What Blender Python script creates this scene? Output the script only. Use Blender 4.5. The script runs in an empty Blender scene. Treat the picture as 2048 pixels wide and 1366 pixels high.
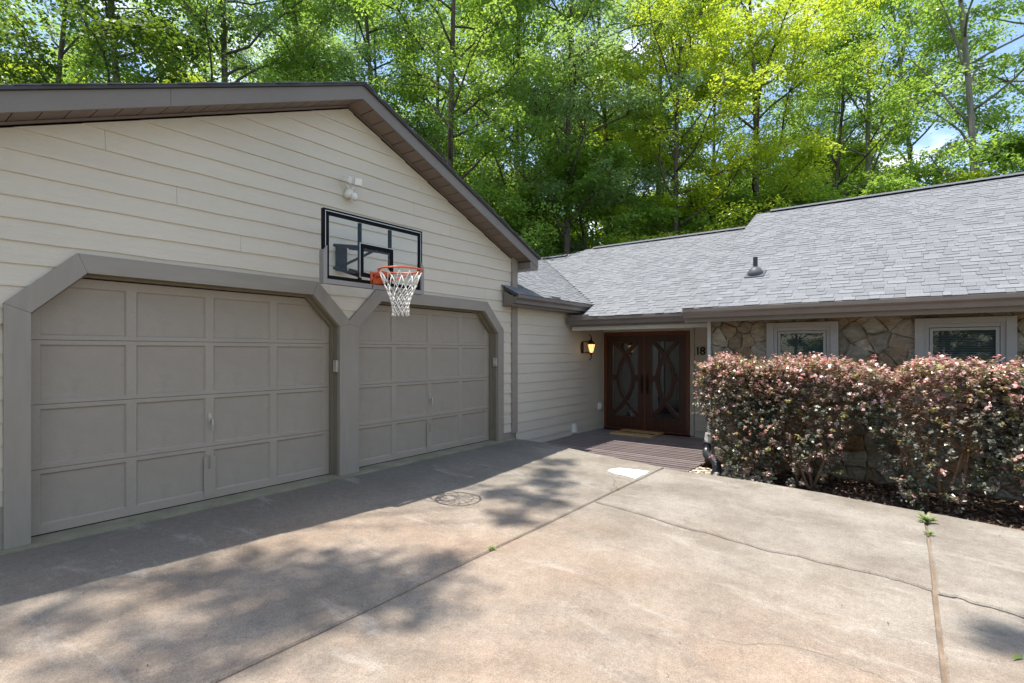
import bpy, bmesh, math, random
import numpy as np
from mathutils import Vector, Matrix

random.seed(7)
RNG = np.random.default_rng(7)
scene = bpy.context.scene
C = scene.collection

# ------------------------------------------------------------------ camera
# x runs along the garage front away from the camera, y towards the garage wall, z up
EYE = 1.467
cd = bpy.data.cameras.new('camera')
cam = bpy.data.objects.new('camera', cd); C.objects.link(cam)
cam.location = (0, 0, EYE)
cam.rotation_euler = (math.radians(90), 0, -math.atan2(0.7976, 0.6032))
cd.sensor_width = 36; cd.lens = 36 * 1045 / 2048
cd.shift_y = 20 / 2048
cd.clip_start = 0.05; cd.clip_end = 2000
scene.camera = cam

# ------------------------------------------------------------------ sky and sun
SUN = Vector((-0.12, 0.235, 1.0)).normalized()
world = bpy.data.worlds.new('World'); scene.world = world
world.use_nodes = True
wn = world.node_tree.nodes; wl = world.node_tree.links
wn.clear()
wout = wn.new('ShaderNodeOutputWorld'); wbg = wn.new('ShaderNodeBackground')
sky = wn.new('ShaderNodeTexSky'); sky.sky_type = 'NISHITA'; sky.sun_disc = False
sky.sun_elevation = math.asin(SUN.z); sky.sun_rotation = math.atan2(SUN.x, SUN.y)
sky.air_density = 1.0; sky.dust_density = 0.6; sky.ozone_density = 1.3
wtc = wn.new('ShaderNodeTexCoord'); wmap = wn.new('ShaderNodeMapping')
wmap.inputs['Scale'].default_value = (1, 1, 2.4); wmap.inputs['Location'].default_value = (5.3, 2.2, 1.1)
wno = wn.new('ShaderNodeTexNoise'); wno.inputs['Scale'].default_value = 3.2
wno.inputs['Detail'].default_value = 7; wno.inputs['Roughness'].default_value = 0.58
wra = wn.new('ShaderNodeValToRGB')
wra.color_ramp.elements[0].position = 0.495; wra.color_ramp.elements[1].position = 0.74
wmix = wn.new('ShaderNodeMix'); wmix.data_type = 'RGBA'
wl.new(wtc.outputs['Generated'], wmap.inputs['Vector']); wl.new(wmap.outputs['Vector'], wno.inputs['Vector'])
wl.new(wno.outputs['Fac'], wra.inputs['Fac']); wl.new(wra.outputs['Color'], wmix.inputs[0])
wl.new(sky.outputs['Color'], wmix.inputs[6]); wmix.inputs[7].default_value = (7.6, 7.3, 6.9, 1)
wl.new(wmix.outputs[2], wbg.inputs['Color'])
wbg.inputs['Strength'].default_value = 0.15
wl.new(wbg.outputs['Background'], wout.inputs['Surface'])

sd = bpy.data.lights.new('sun', 'SUN'); sd.energy = 3.8; sd.angle = math.radians(0.53); sd.color = (1.0, 0.95, 0.87)
so = bpy.data.objects.new('sun', sd); C.objects.link(so); so.location = (-8, 20, 60)
so.rotation_euler = SUN.to_track_quat('Z', 'Y').to_euler()

scene.view_settings.view_transform = 'Standard'; scene.view_settings.look = 'None'
scene.view_settings.gamma = 1; scene.view_settings.use_curve_mapping = False
scene.view_settings.exposure = 1.03
scene.cycles.max_bounces = 8; scene.cycles.diffuse_bounces = 4; scene.cycles.transparent_max_bounces = 12

# ------------------------------------------------------------------ materials
def _nt(name):
    m = bpy.data.materials.new(name); m.use_nodes = True
    nt = m.node_tree; nt.nodes.clear()
    return m, nt, nt.nodes, nt.links

def _mix(n, l, fac, a, b, mode='MIX'):
    x = n.new('ShaderNodeMix'); x.data_type = 'RGBA'; x.blend_type = mode
    for s, v in ((0, fac), (6, a), (7, b)):
        if hasattr(v, 'links'): l.new(v, x.inputs[s])
        elif isinstance(v, (int, float)): x.inputs[s].default_value = v
        else: x.inputs[s].default_value = (*v, 1)
    return x.outputs[2]

def _noise(n, l, vec, scale, detail=4, rough=0.55, dist=0):
    x = n.new('ShaderNodeTexNoise'); x.inputs['Scale'].default_value = scale
    x.inputs['Detail'].default_value = detail; x.inputs['Roughness'].default_value = rough
    x.inputs['Distortion'].default_value = dist
    l.new(vec, x.inputs['Vector']); return x.outputs['Fac']

def _map(n, l, src, scale=(1, 1, 1)):
    x = n.new('ShaderNodeMapping'); x.inputs['Scale'].default_value = scale
    l.new(src, x.inputs['Vector']); return x.outputs['Vector']

def _ramp(n, l, fac, stops):
    x = n.new('ShaderNodeValToRGB'); e = x.color_ramp.elements
    while len(e) < len(stops): e.new(0.5)
    for i, (p, c) in enumerate(stops):
        e[i].position = p; e[i].color = (c, c, c, 1) if isinstance(c, (int, float)) else (*c, 1)
    l.new(fac, x.inputs['Fac']); return x.outputs['Color']

def _bump(n, l, h, strength, dist=0.01):
    x = n.new('ShaderNodeBump'); x.inputs['Strength'].default_value = strength; x.inputs['Distance'].default_value = dist
    l.new(h, x.inputs['Height']); return x.outputs['Normal']

def _bsdf(n, l, col, rough=0.6, spec=0.35, metal=0, normal=None):
    b = n.new('ShaderNodeBsdfPrincipled'); o = n.new('ShaderNodeOutputMaterial')
    if hasattr(col, 'links'): l.new(col, b.inputs['Base Color'])
    else: b.inputs['Base Color'].default_value = (*col, 1)
    if hasattr(rough, 'links'): l.new(rough, b.inputs['Roughness'])
    else: b.inputs['Roughness'].default_value = rough
    b.inputs['Specular IOR Level'].default_value = spec; b.inputs['Metallic'].default_value = metal
    if normal: l.new(normal, b.inputs['Normal'])
    l.new(b.outputs['BSDF'], o.inputs['Surface'])
    return b

def pm(name, col, rough=0.6, var=0.12, vscale=2.5, fscale=70, fvar=0.06, bump=0.15, stretch=(1, 1, 1), spec=0.35, metal=0, objvar=0, dirt=None):
    m, nt, n, l = _nt(name)
    tc = n.new('ShaderNodeTexCoord').outputs['Object']
    v = _map(n, l, tc, stretch)
    a = _noise(n, l, v, vscale, 5)
    a = _ramp(n, l, a, [(0.3, 0.0), (0.7, 1.0)])
    c = _mix(n, l, a, tuple(x * (1 - var) for x in col), tuple(min(1, x * (1 + var)) for x in col))
    f = _noise(n, l, v, fscale, 3, 0.6)
    g = _ramp(n, l, f, [(0.3, 1 - fvar * 2), (0.7, 1 + fvar * 0)])
    c = _mix(n, l, 1.0, c, g, 'MULTIPLY')
    if dirt:
        d = _ramp(n, l, _noise(n, l, v, vscale * 1.7, 6, 0.65), [(0.56, 0.0), (0.75, 0.6)])
        c = _mix(n, l, d, c, dirt)
    if objvar:
        oi = n.new('ShaderNodeObjectInfo').outputs['Random']
        r = _ramp(n, l, oi, [(0, 1 - objvar), (1, 1 + 0.0)])
        c = _mix(n, l, 1.0, c, r, 'MULTIPLY')
    nb = _bump(n, l, f, bump, 0.004) if bump else None
    _bsdf(n, l, c, rough, spec, metal, nb)
    return m

def siding_mat(name, col, axis):
    m, nt, n, l = _nt(name)
    tc = n.new('ShaderNodeTexCoord').outputs['Object']
    oi = n.new('ShaderNodeObjectInfo').outputs['Random']
    cx = n.new('ShaderNodeCombineXYZ'); mu = n.new('ShaderNodeMath'); mu.operation = 'MULTIPLY'; mu.inputs[1].default_value = 37
    l.new(oi, mu.inputs[0])
    for i in range(3): l.new(mu.outputs[0], cx.inputs[i])
    ad = n.new('ShaderNodeVectorMath'); l.new(tc, ad.inputs[0]); l.new(cx.outputs[0], ad.inputs[1])
    sc = (1.1, 3, 24) if axis == 'x' else (3, 1.1, 24)
    v = _map(n, l, ad.outputs[0], sc)
    g = _noise(n, l, v, 1.6, 3, 0.5, 1.6)
    wv = n.new('ShaderNodeMath'); wv.operation = 'PINGPONG'; wv.inputs[1].default_value = 0.06
    l.new(g, wv.inputs[0])
    gr = _ramp(n, l, wv.outputs[0], [(0.0, 0.0), (0.055, 1.0)])
    big = _ramp(n, l, _noise(n, l, tc, 0.9, 5), [(0.3, 0.0), (0.75, 1.0)])
    c = _mix(n, l, big, tuple(x * 0.93 for x in col), col)
    c = _mix(n, l, 1.0, c, _ramp(n, l, oi, [(0, 0.95), (1, 1.0)]), 'MULTIPLY')
    c = _mix(n, l, 1.0, c, _ramp(n, l, gr, [(0, 0.945), (0.5, 1.0)]), 'MULTIPLY')
    h = _mix(n, l, 0.4, gr, _noise(n, l, v, 9, 3))
    _bsdf(n, l, c, 0.55, 0.3, 0, _bump(n, l, h, 0.45, 0.0035))
    return m

def concrete_mat():
    m, nt, n, l = _nt('driveway_concrete')
    tc = n.new('ShaderNodeTexCoord').outputs['Object']
    sx = n.new('ShaderNodeSeparateXYZ'); l.new(tc, sx.inputs[0])
    warp = _noise(n, l, tc, 0.8, 5)
    # red clay staining: strongest on the middle of the drive, thinner towards the house edge
    ax = n.new('ShaderNodeMath'); ax.operation = 'MULTIPLY_ADD'; l.new(warp, ax.inputs[0]); ax.inputs[1].default_value = 2.2
    l.new(sx.outputs['X'], ax.inputs[2])
    redm = n.new('ShaderNodeMapRange'); redm.inputs['From Min'].default_value = 6.4; redm.inputs['From Max'].default_value = 4.0
    l.new(ax.outputs[0], redm.inputs['Value'])
    rn = _ramp(n, l, _noise(n, l, tc, 0.55, 6, 0.6), [(0.3, 0.15), (0.62, 1.0)])
    rf = n.new('ShaderNodeMath'); rf.operation = 'MULTIPLY'; l.new(redm.outputs[0], rf.inputs[0]); l.new(rn, rf.inputs[1])
    grey = _mix(n, l, _ramp(n, l, _noise(n, l, tc, 1.3, 6, 0.65), [(0.35, 0.0), (0.65, 1.0)]), (0.20, 0.172, 0.138), (0.315, 0.282, 0.238))
    red = _mix(n, l, _ramp(n, l, _noise(n, l, tc, 2.1, 6, 0.65), [(0.35, 0.0), (0.65, 1.0)]), (0.285, 0.198, 0.14), (0.355, 0.272, 0.205))
    c = _mix(n, l, rf.outputs[0], grey, red)
    # mildewed strip in front of the garage, also darkened to deepen the eave shadow
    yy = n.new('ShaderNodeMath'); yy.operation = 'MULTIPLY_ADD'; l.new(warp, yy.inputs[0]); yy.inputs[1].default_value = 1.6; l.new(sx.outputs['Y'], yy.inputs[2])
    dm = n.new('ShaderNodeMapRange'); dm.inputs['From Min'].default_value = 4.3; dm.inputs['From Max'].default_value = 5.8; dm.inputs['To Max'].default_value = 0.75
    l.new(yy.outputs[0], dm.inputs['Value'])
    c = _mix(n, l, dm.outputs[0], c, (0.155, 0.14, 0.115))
    # pale efflorescence streaks along the fall of the slab
    st = _ramp(n, l, _noise(n, l, _map(n, l, tc, (1.8, 0.5, 1)), 2.4, 7, 0.7, 0.6), [(0.56, 0.0), (0.72, 0.55)])
    c = _mix(n, l, st, c, (0.45, 0.41, 0.355))
    dk = _ramp(n, l, _noise(n, l, _map(n, l, tc, (1.5, 0.6, 1)), 3.3, 7, 0.7), [(0.53, 0.0), (0.75, 0.62)])
    c = _mix(n, l, dk, c, (0.18, 0.15, 0.125))
    f0 = _noise(n, l, tc, 14, 5, 0.75)
    c = _mix(n, l, 1.0, c, _ramp(n, l, f0, [(0.3, 0.84), (0.7, 1.1)]), 'MULTIPLY')
    f1 = _noise(n, l, tc, 55, 3, 0.7)
    c = _mix(n, l, 1.0, c, _ramp(n, l, f1, [(0.3, 0.84), (0.68, 1.08)]), 'MULTIPLY')
    f2 = _noise(n, l, tc, 160, 2, 0.7)
    c = _mix(n, l, 1.0, c, _ramp(n, l, f2, [(0.34, 0.70), (0.5, 1.0), (0.7, 1.22)]), 'MULTIPLY')
    _bsdf(n, l, c, 0.85, 0.25, 0, _bump(n, l, f2, 0.5, 0.004))
    return m

def leaf_mat(name, dark, light, trans, tfac=0.4, rough=0.36, spec=0.6, objvar=0.25):
    m, nt, n, l = _nt(name)
    at = n.new('ShaderNodeAttribute'); at.attribute_name = 'tint'
    c = _mix(n, l, at.outputs['Fac'], dark, light)
    if objvar:
        oi = n.new('ShaderNodeObjectInfo').outputs['Random']
        c = _mix(n, l, 1.0, c, _ramp(n, l, oi, [(0, 1 - objvar), (1, 1.0)]), 'MULTIPLY')
    b = _bsdf(n, l, c, rough, spec)
    out = [x for x in n if x.type == 'OUTPUT_MATERIAL'][0]
    tr = n.new('ShaderNodeBsdfTranslucent')
    tcol = _mix(n, l, at.outputs['Fac'], tuple(0.7 * x for x in trans), trans)
    l.new(tcol, tr.inputs['Color'])
    ms = n.new('ShaderNodeMixShader'); ms.inputs[0].default_value = tfac
    l.new(b.outputs[0], ms.inputs[1]); l.new(tr.outputs[0], ms.inputs[2]); l.new(ms.outputs[0], out.inputs['Surface'])
    return m

def shrub_mat():
    m, nt, n, l = _nt('shrub_leaf')
    at = n.new('ShaderNodeAttribute'); at.attribute_name = 'tint'
    c = _ramp(n, l, at.outputs['Fac'], [(0.0, (0.065, 0.095, 0.055)), (0.25, (0.19, 0.17, 0.13)), (0.5, (0.29, 0.175, 0.125)),
                                        (0.62, (0.33, 0.34, 0.10)), (0.78, (0.47, 0.23, 0.17)), (0.9, (0.66, 0.28, 0.24)), (1.0, (0.86, 0.76, 0.72))])  # near-white end paints glints on top of the pale pink leaf tips
    b = _bsdf(n, l, c, 0.33, 0.85)
    out = [x for x in n if x.type == 'OUTPUT_MATERIAL'][0]
    tr = n.new('ShaderNodeBsdfTranslucent'); l.new(c, tr.inputs['Color'])
    ms = n.new('ShaderNodeMixShader'); ms.inputs[0].default_value = 0.3
    l.new(b.outputs[0], ms.inputs[1]); l.new(tr.outputs[0], ms.inputs[2]); l.new(ms.outputs[0], out.inputs['Surface'])
    return m

def shingle_mat():
    m, nt, n, l = _nt('roof_shingle')
    at = n.new('ShaderNodeAttribute'); at.attribute_name = 'tint'
    tc = n.new('ShaderNodeTexCoord').outputs['Object']
    c = _ramp(n, l, at.outputs['Fac'], [(0.0, (0.178, 0.182, 0.192)), (0.5, (0.205, 0.209, 0.22)), (1.0, (0.232, 0.236, 0.248))])
    f = _noise(n, l, tc, 120, 2, 0.8)
    c = _mix(n, l, 1.0, c, _ramp(n, l, f, [(0.3, 0.65), (0.7, 1.2)]), 'MULTIPLY')
    _bsdf(n, l, c, 0.85, 0.3, 0, _bump(n, l, f, 0.5, 0.004))
    return m

def stone_mat():
    m, nt, n, l = _nt('field_stone')
    tc = n.new('ShaderNodeTexCoord').outputs['Object']
    oi = n.new('ShaderNodeObjectInfo').outputs['Random']
    base = _ramp(n, l, oi, [(0.0, (0.21, 0.165, 0.11)), (0.2, (0.27, 0.225, 0.165)), (0.4, (0.32, 0.295, 0.24)), (0.55, (0.26, 0.165, 0.09)),
                            (0.7, (0.20, 0.175, 0.14)), (0.85, (0.36, 0.325, 0.26)), (1.0, (0.27, 0.195, 0.115))])
    v = _map(n, l, tc, (1, 1, 1.6))
    a = _noise(n, l, v, 7, 6, 0.7, 0.8)
    c = _mix(n, l, 1.0, base, _ramp(n, l, a, [(0.3, 0.55), (0.7, 1.25)]), 'MULTIPLY')
    r = _ramp(n, l, _noise(n, l, v, 3.1, 5, 0.6), [(0.52, 0.0), (0.7, 0.65)])
    c = _mix(n, l, r, c, (0.26, 0.15, 0.07))
    _bsdf(n, l, c, 0.85, 0.2, 0, _bump(n, l, a, 1.0, 0.035))
    return m

def glass_mat(name, tint, refl_ior=1.9, trans_rough=0.0):
    # clear sheet: mirror reflection by Fresnel over a tinted see-through layer
    m, nt, n, l = _nt(name)
    out = n.new('ShaderNodeOutputMaterial'); fr = n.new('ShaderNodeFresnel'); fr.inputs['IOR'].default_value = refl_ior
    gl = n.new('ShaderNodeBsdfGlossy'); gl.inputs['Roughness'].default_value = 0.02; gl.inputs['Color'].default_value = (1, 1, 1, 1)
    tr = n.new('ShaderNodeBsdfTransparent'); tr.inputs['Color'].default_value = (*tint, 1)
    ms = n.new('ShaderNodeMixShader'); l.new(fr.outputs[0], ms.inputs[0]); l.new(tr.outputs[0], ms.inputs[1]); l.new(gl.outputs[0], ms.inputs[2])
    l.new(ms.outputs[0], out.inputs['Surface'])
    return m

def emit_mat(name, col, s):
    m, nt, n, l = _nt(name)
    b = _bsdf(n, l, col, 0.4); b.inputs['Emission Color'].default_value = (*col, 1); b.inputs['Emission Strength'].default_value = s
    return m

def ground_mat():
    m, nt, n, l = _nt('lawn_and_leaf_litter')
    tc = n.new('ShaderNodeTexCoord').outputs['Object']
    a = _ramp(n, l, _noise(n, l, tc, 0.25, 6), [(0.4, 0.0), (0.6, 1.0)])
    c = _mix(n, l, a, (0.075, 0.13, 0.025), (0.05, 0.085, 0.02))
    f = _noise(n, l, tc, 9, 5, 0.7)
    c = _mix(n, l, 1.0, c, _ramp(n, l, f, [(0.3, 0.5), (0.7, 1.3)]), 'MULTIPLY')
    _bsdf(n, l, c, 0.9, 0.2, 0, _bump(n, l, f, 0.6, 0.05))
    return m

M = {}
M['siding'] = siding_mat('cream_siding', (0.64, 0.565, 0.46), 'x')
M['siding_y'] = siding_mat('cream_siding_shaded', (0.54, 0.485, 0.42), 'y')  # same cream siding, darkened to imitate the shade of the porch recess
M['trim'] = pm('taupe_trim_paint', (0.295, 0.255, 0.212), 0.55, 0.06, 3, 90, 0.06, 0.25, (6, 6, 1), dirt=(0.27, 0.24, 0.20))
M['trim_x'] = pm('taupe_trim_paint_level', (0.295, 0.255, 0.212), 0.55, 0.06, 3, 90, 0.06, 0.25, (1, 6, 6))
M['door'] = pm('taupe_door_paint', (0.345, 0.29, 0.235), 0.5, 0.05, 2, 60, 0.05, 0.2)
M['panel'] = pm('taupe_panel_paint', (0.34, 0.286, 0.23), 0.55, 0.06, 3.5, 140, 0.08, 0.35, dirt=(0.25, 0.22, 0.185))
M['jamb'] = pm('olive_brown_jamb', (0.20, 0.168, 0.12), 0.55, 0.08, 3, 90, 0.06, 0.2, (6, 6, 1))  # darker brown than the casings, on jambs and door stops
M['fascia'] = pm('brown_grey_fascia', (0.185, 0.158, 0.138), 0.45, 0.07, 2, 50, 0.04, 0.06)
M['soffit'] = pm('brown_soffit', (0.20, 0.155, 0.13), 0.5, 0.05, 3, 60, 0.04, 0.05, objvar=0.12)
M['gutter'] = pm('brown_grey_gutter', (0.16, 0.137, 0.122), 0.38, 0.08, 3, 60, 0.05, 0.05, spec=0.5)
M['vent'] = pm('dark_vent_rubber', (0.10, 0.105, 0.115), 0.5, 0.1, 6, 60, 0.06, 0.05)
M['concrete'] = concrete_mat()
M['sill'] = pm('mossy_sill_concrete', (0.30, 0.27, 0.185), 0.9, 0.2, 4, 90, 0.15, 0.4, dirt=(0.16, 0.15, 0.08))
M['dirt'] = pm('red_clay_dirt', (0.25, 0.18, 0.125), 0.95, 0.25, 6, 90, 0.15, 0.6)
M['joint'] = pm('joint_grit', (0.075, 0.06, 0.045), 0.95, 0.3, 8, 90, 0.2, 0.5)
M['soil'] = pm('mulch_soil', (0.075, 0.05, 0.035), 0.95, 0.35, 8, 60, 0.25, 0.8)
M['mulch'] = leaf_mat('leaf_litter', (0.07, 0.045, 0.03), (0.34, 0.22, 0.15), (0.2, 0.1, 0.05), 0.1, 0.7, 0.2, 0)
M['mortar'] = pm('brown_mortar', (0.19, 0.155, 0.112), 0.95, 0.2, 8, 70, 0.15, 0.7)
M['stone'] = stone_mat()
M['shingle'] = shingle_mat()
M['roof_deck'] = pm('asphalt_felt', (0.07, 0.072, 0.08), 0.9, 0.1, 5, 90, 0.1, 0.3)
M['ridge'] = pm('ridge_shingle', (0.15, 0.155, 0.175), 0.85, 0.15, 4, 120, 0.2, 0.5)
M['wood'] = pm('mahogany_door', (0.062, 0.020, 0.010), 0.32, 0.3, 4, 50, 0.12, 0.1, (8, 8, 0.7), spec=0.5)
M['wood_light'] = pm('mahogany_frame', (0.14, 0.042, 0.016), 0.4, 0.25, 4, 50, 0.12, 0.1, (8, 8, 0.7), spec=0.45)
M['deck'] = pm('dark_stained_decking', (0.34, 0.275, 0.265), 0.34, 0.35, 5, 60, 0.2, 0.3, (6, 0.8, 6), spec=0.5, objvar=0.4)
M['joist'] = pm('raw_lumber', (0.36, 0.19, 0.075), 0.75, 0.25, 5, 60, 0.15, 0.3, (1, 6, 6))
M['black'] = pm('black_metal', (0.010, 0.010, 0.010), 0.6, 0.1, 5, 60, 0.05, 0.0, spec=0.04)
M['bronze'] = pm('oil_rubbed_bronze', (0.035, 0.018, 0.012), 0.35, 0.3, 9, 60, 0.1, 0.1, spec=0.6, metal=0.6)
M['grey_pad'] = pm('grey_board_pad', (0.27, 0.25, 0.235), 0.55, 0.06, 5, 60, 0.04, 0.05)
M['pad_top'] = pm('pale_pad_top', (0.40, 0.42, 0.50), 0.4, 0.05, 5, 60, 0.03, 0.05)
M['silver'] = pm('silver_edge', (0.55, 0.55, 0.55), 0.35, 0.05, 5, 60, 0.03, 0.02, metal=0.7)
M['orange'] = pm('orange_rim_paint', (0.62, 0.105, 0.028), 0.38, 0.12, 9, 60, 0.06, 0.05, spec=0.5)
M['net'] = pm('white_cord', (0.80, 0.77, 0.72), 0.8, 0.05, 9, 90, 0.05, 0.1)
M['white'] = pm('white_plastic', (0.76, 0.72, 0.65), 0.45, 0.06, 9, 60, 0.04, 0.03)
M['handle'] = pm('aged_zinc', (0.48, 0.44, 0.38), 0.45, 0.2, 20, 60, 0.1, 0.05, metal=0.2)
M['paint'] = pm('spilt_white_paint', (0.72, 0.71, 0.68), 0.7, 0.08, 9, 120, 0.12, 0.4)
M['mark'] = pm('dark_pen_mark', (0.20, 0.17, 0.145), 0.9, 0.1, 9, 60, 0.1, 0.0)
M['hair'] = pm('hairline_dirt', (0.17, 0.135, 0.105), 0.9, 0.1, 9, 60, 0.1, 0.0)
M['winframe'] = pm('grey_window_paint', (0.29, 0.272, 0.255), 0.5, 0.05, 4, 70, 0.04, 0.1)
M['blind'] = pm('blind_slats', (0.20, 0.22, 0.225), 0.5, 0.05, 4, 70, 0.03, 0.0)
M['pane'] = glass_mat('window_glass', (0.50, 0.55, 0.55), 1.55)
M['acrylic'] = glass_mat('clear_acrylic', (0.94, 0.96, 0.96), 1.35)
M['door_glass'] = glass_mat('bevelled_door_glass', (0.5, 0.55, 0.55), 1.9)
M['dark'] = pm('dark_interior', (0.10, 0.085, 0.07), 0.9, 0.1, 1, 30, 0.05, 0.0)
M['coir'] = pm('coir_mat', (0.70, 0.45, 0.20), 0.95, 0.15, 8, 200, 0.25, 0.8)
M['pipe'] = pm('black_corrugated_plastic', (0.028, 0.03, 0.036), 0.38, 0.15, 5, 60, 0.1, 0.05, spec=0.5)
M['downspout'] = pm('off_white_downspout', (0.45, 0.44, 0.43), 0.45, 0.05, 5, 60, 0.04, 0.03)
M['pebble'] = pm('pale_river_pebble', (0.60, 0.51, 0.40), 0.8, 0.2, 9, 60, 0.1, 0.2)
M['lamp_glass'] = emit_mat('lit_amber_glass', (1.0, 0.56, 0.20), 1.0)
M['bulb'] = emit_mat('lit_bulb', (1.0, 0.75, 0.45), 9.0)
M['bark'] = pm('grey_brown_bark', (0.14, 0.11, 0.085), 0.95, 0.35, 3, 18, 0.25, 0.9, (3, 3, 0.6))
M['bark_pale'] = pm('pale_grey_bark', (0.27, 0.24, 0.20), 0.9, 0.35, 2, 18, 0.2, 0.7, (3, 3, 0.8))
M['stem'] = pm('shrub_stem', (0.36, 0.225, 0.14), 0.9, 0.25, 6, 40, 0.2, 0.5)
M['ground'] = ground_mat()
M['weed'] = leaf_mat('weed_leaf', (0.17, 0.24, 0.06), (0.32, 0.42, 0.13), (0.28, 0.4, 0.1), 0.3, 0.5, 0.3, 0)
M['leaf_green'] = leaf_mat('oak_leaf', (0.075, 0.165, 0.035), (0.235, 0.355, 0.085), (0.48, 0.70, 0.09), 0.53)
M['leaf_cool'] = leaf_mat('cool_green_leaf', (0.12, 0.215, 0.10), (0.35, 0.45, 0.25), (0.46, 0.66, 0.19), 0.5)
M['leaf_lime'] = leaf_mat('lime_maple_leaf', (0.19, 0.275, 0.022), (0.43, 0.52, 0.055), (0.70, 0.83, 0.06), 0.56, objvar=0.12)
M['leaf_dark'] = leaf_mat('dark_green_leaf', (0.035, 0.085, 0.02), (0.10, 0.17, 0.04), (0.24, 0.36, 0.03), 0.4)
M['shrub'] = shrub_mat()

# ------------------------------------------------------------------ mesh helpers
W = {}          # world location of every object that parents others

class MB:
    def __init__(s): s.v = []; s.f = []
    def add(s, vs, fs):
        o = len(s.v); s.v += [tuple(p) for p in vs]; s.f += [tuple(i + o for i in q) for q in fs]; return s
    def box(s, x0, x1, y0, y1, z0, z1):
        return s.add([(x0, y0, z0), (x1, y0, z0), (x1, y1, z0), (x0, y1, z0), (x0, y0, z1), (x1, y0, z1), (x1, y1, z1), (x0, y1, z1)],
                     [(0, 3, 2, 1), (4, 5, 6, 7), (0, 1, 5, 4), (1, 2, 6, 5), (2, 3, 7, 6), (3, 0, 4, 7)])
    def prism(s, poly, vec):
        n = len(poly); vec = Vector(vec)
        vs = [Vector(p) for p in poly] + [Vector(p) + vec for p in poly]
        return s.add(vs, [tuple(range(n)), tuple(range(2 * n - 1, n - 1, -1))] + [(i, i + n, (i + 1) % n + n, (i + 1) % n) for i in range(n)])
    def loft(s, a, b):
        n = len(a)
        return s.add(list(a) + list(b), [tuple(range(n)), tuple(range(2 * n - 1, n - 1, -1))] + [(i, i + n, (i + 1) % n + n, (i + 1) % n) for i in range(n)])
    def tube(s, path, rad, n=8, flat=None):
        path = [Vector(p) for p in path]
        if isinstance(rad, (int, float)): rad = [rad] * len(path)
        vs = []; up = Vector((0, 0, 1))
        ref = None
        for i, p in enumerate(path):
            d = (path[min(i + 1, len(path) - 1)] - path[max(i - 1, 0)])
            d = d.normalized() if d.length > 1e-9 else up
            if ref is None:
                ref = d.orthogonal().normalized()
            ref = (ref - d * ref.dot(d)); ref = ref.normalized() if ref.length > 1e-6 else d.orthogonal().normalized()
            b = d.cross(ref)
            for k in range(n):
                a = 2 * math.pi * k / n
                vs.append(p + (ref * math.cos(a) + b * math.sin(a)) * rad[i])
        fs = []
        for i in range(len(path) - 1):
            for k in range(n):
                fs.append((i * n + k, i * n + (k + 1) % n, (i + 1) * n + (k + 1) % n, (i + 1) * n + k))
        fs.append(tuple(range(n))[::-1]); fs.append(tuple((len(path) - 1) * n + k for k in range(n)))
        return s.add(vs, fs)
    def ring(s, c, R, r, n=28, m=6, ax=2):
        vs = []; fs = []
        for i in range(n):
            a = 2 * math.pi * i / n
            for j in range(m):
                b = 2 * math.pi * j / m
                q = R + r * math.cos(b)
                vs.append((c[0] + q * math.cos(a), c[1] + q * math.sin(a), c[2] + r * math.sin(b)))
                fs.append((i * m + j, ((i + 1) % n) * m + j, ((i + 1) % n) * m + (j + 1) % m, i * m + (j + 1) % m))
        return s.add(vs, fs)
    def lathe(s, c, prof, n=12):
        vs = []; fs = []
        for r, z in prof:
            for k in range(n):
                a = 2 * math.pi * (k + 0.5) / n
                vs.append((c[0] + r * math.cos(a), c[1] + r * math.sin(a), c[2] + z))
        for i in range(len(prof) - 1):
            for k in range(n):
                fs.append((i * n + k, i * n + (k + 1) % n, (i + 1) * n + (k + 1) % n, (i + 1) * n + k))
        fs.append(tuple(range(n))[::-1]); fs.append(tuple((len(prof) - 1) * n + k for k in range(n)))
        return s.add(vs, fs)
    def mesh(s, name, mat, smooth=False, fix=True):
        me = bpy.data.meshes.new(name); me.from_pydata(s.v, [], s.f)
        if fix:
            bm = bmesh.new(); bm.from_mesh(me); bmesh.ops.recalc_face_normals(bm, faces=bm.faces); bm.to_mesh(me); bm.free()
        if smooth:
            for p in me.polygons: p.use_smooth = True
        if mat: me.materials.append(M[mat] if isinstance(mat, str) else mat)
        me.update(); return me
    def build(s, name, mat, parent=None, smooth=False, fix=True):
        return put(name, s.mesh(name, mat, smooth, fix), parent)

def put(name, me, parent=None, mtx=None):
    o = bpy.data.objects.new(name, me); C.objects.link(o)
    base = Matrix.Identity(4) if mtx is None else mtx
    if parent is not None:
        o.parent = parent; o.matrix_basis = Matrix.Translation(-W[parent.name]) @ base
    else:
        o.matrix_basis = base
    W[o.name] = Vector((0, 0, 0)) if mtx is None else mtx.translation.copy()
    return o

def tag(o, label=None, cat=None, group=None, kind=None):
    if label: o['label'] = label
    if cat: o['category'] = cat
    if group: o['group'] = group
    if kind: o['kind'] = kind
    return o

def thing(name, label, cat, loc, group=None):
    o = bpy.data.objects.new(name, None); C.objects.link(o); o.location = loc; o.empty_display_size = 0.1
    W[o.name] = Vector(loc); return tag(o, label, cat, group)

def box(name, mat, parent, *b): return MB().box(*b).build(name, mat, parent)

def clip(poly, a, b, c):
    """keep a*x+b*y<=c"""
    out = []
    for i, p in enumerate(poly):
        q = poly[(i + 1) % len(poly)]
        dp = a * p[0] + b * p[1] - c; dq = a * q[0] + b * q[1] - c
        if dp <= 0: out.append(p)
        if (dp < 0 < dq) or (dq < 0 < dp):
            t = dp / (dp - dq); out.append((p[0] + t * (q[0] - p[0]), p[1] + t * (q[1] - p[1])))
    return out

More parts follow.
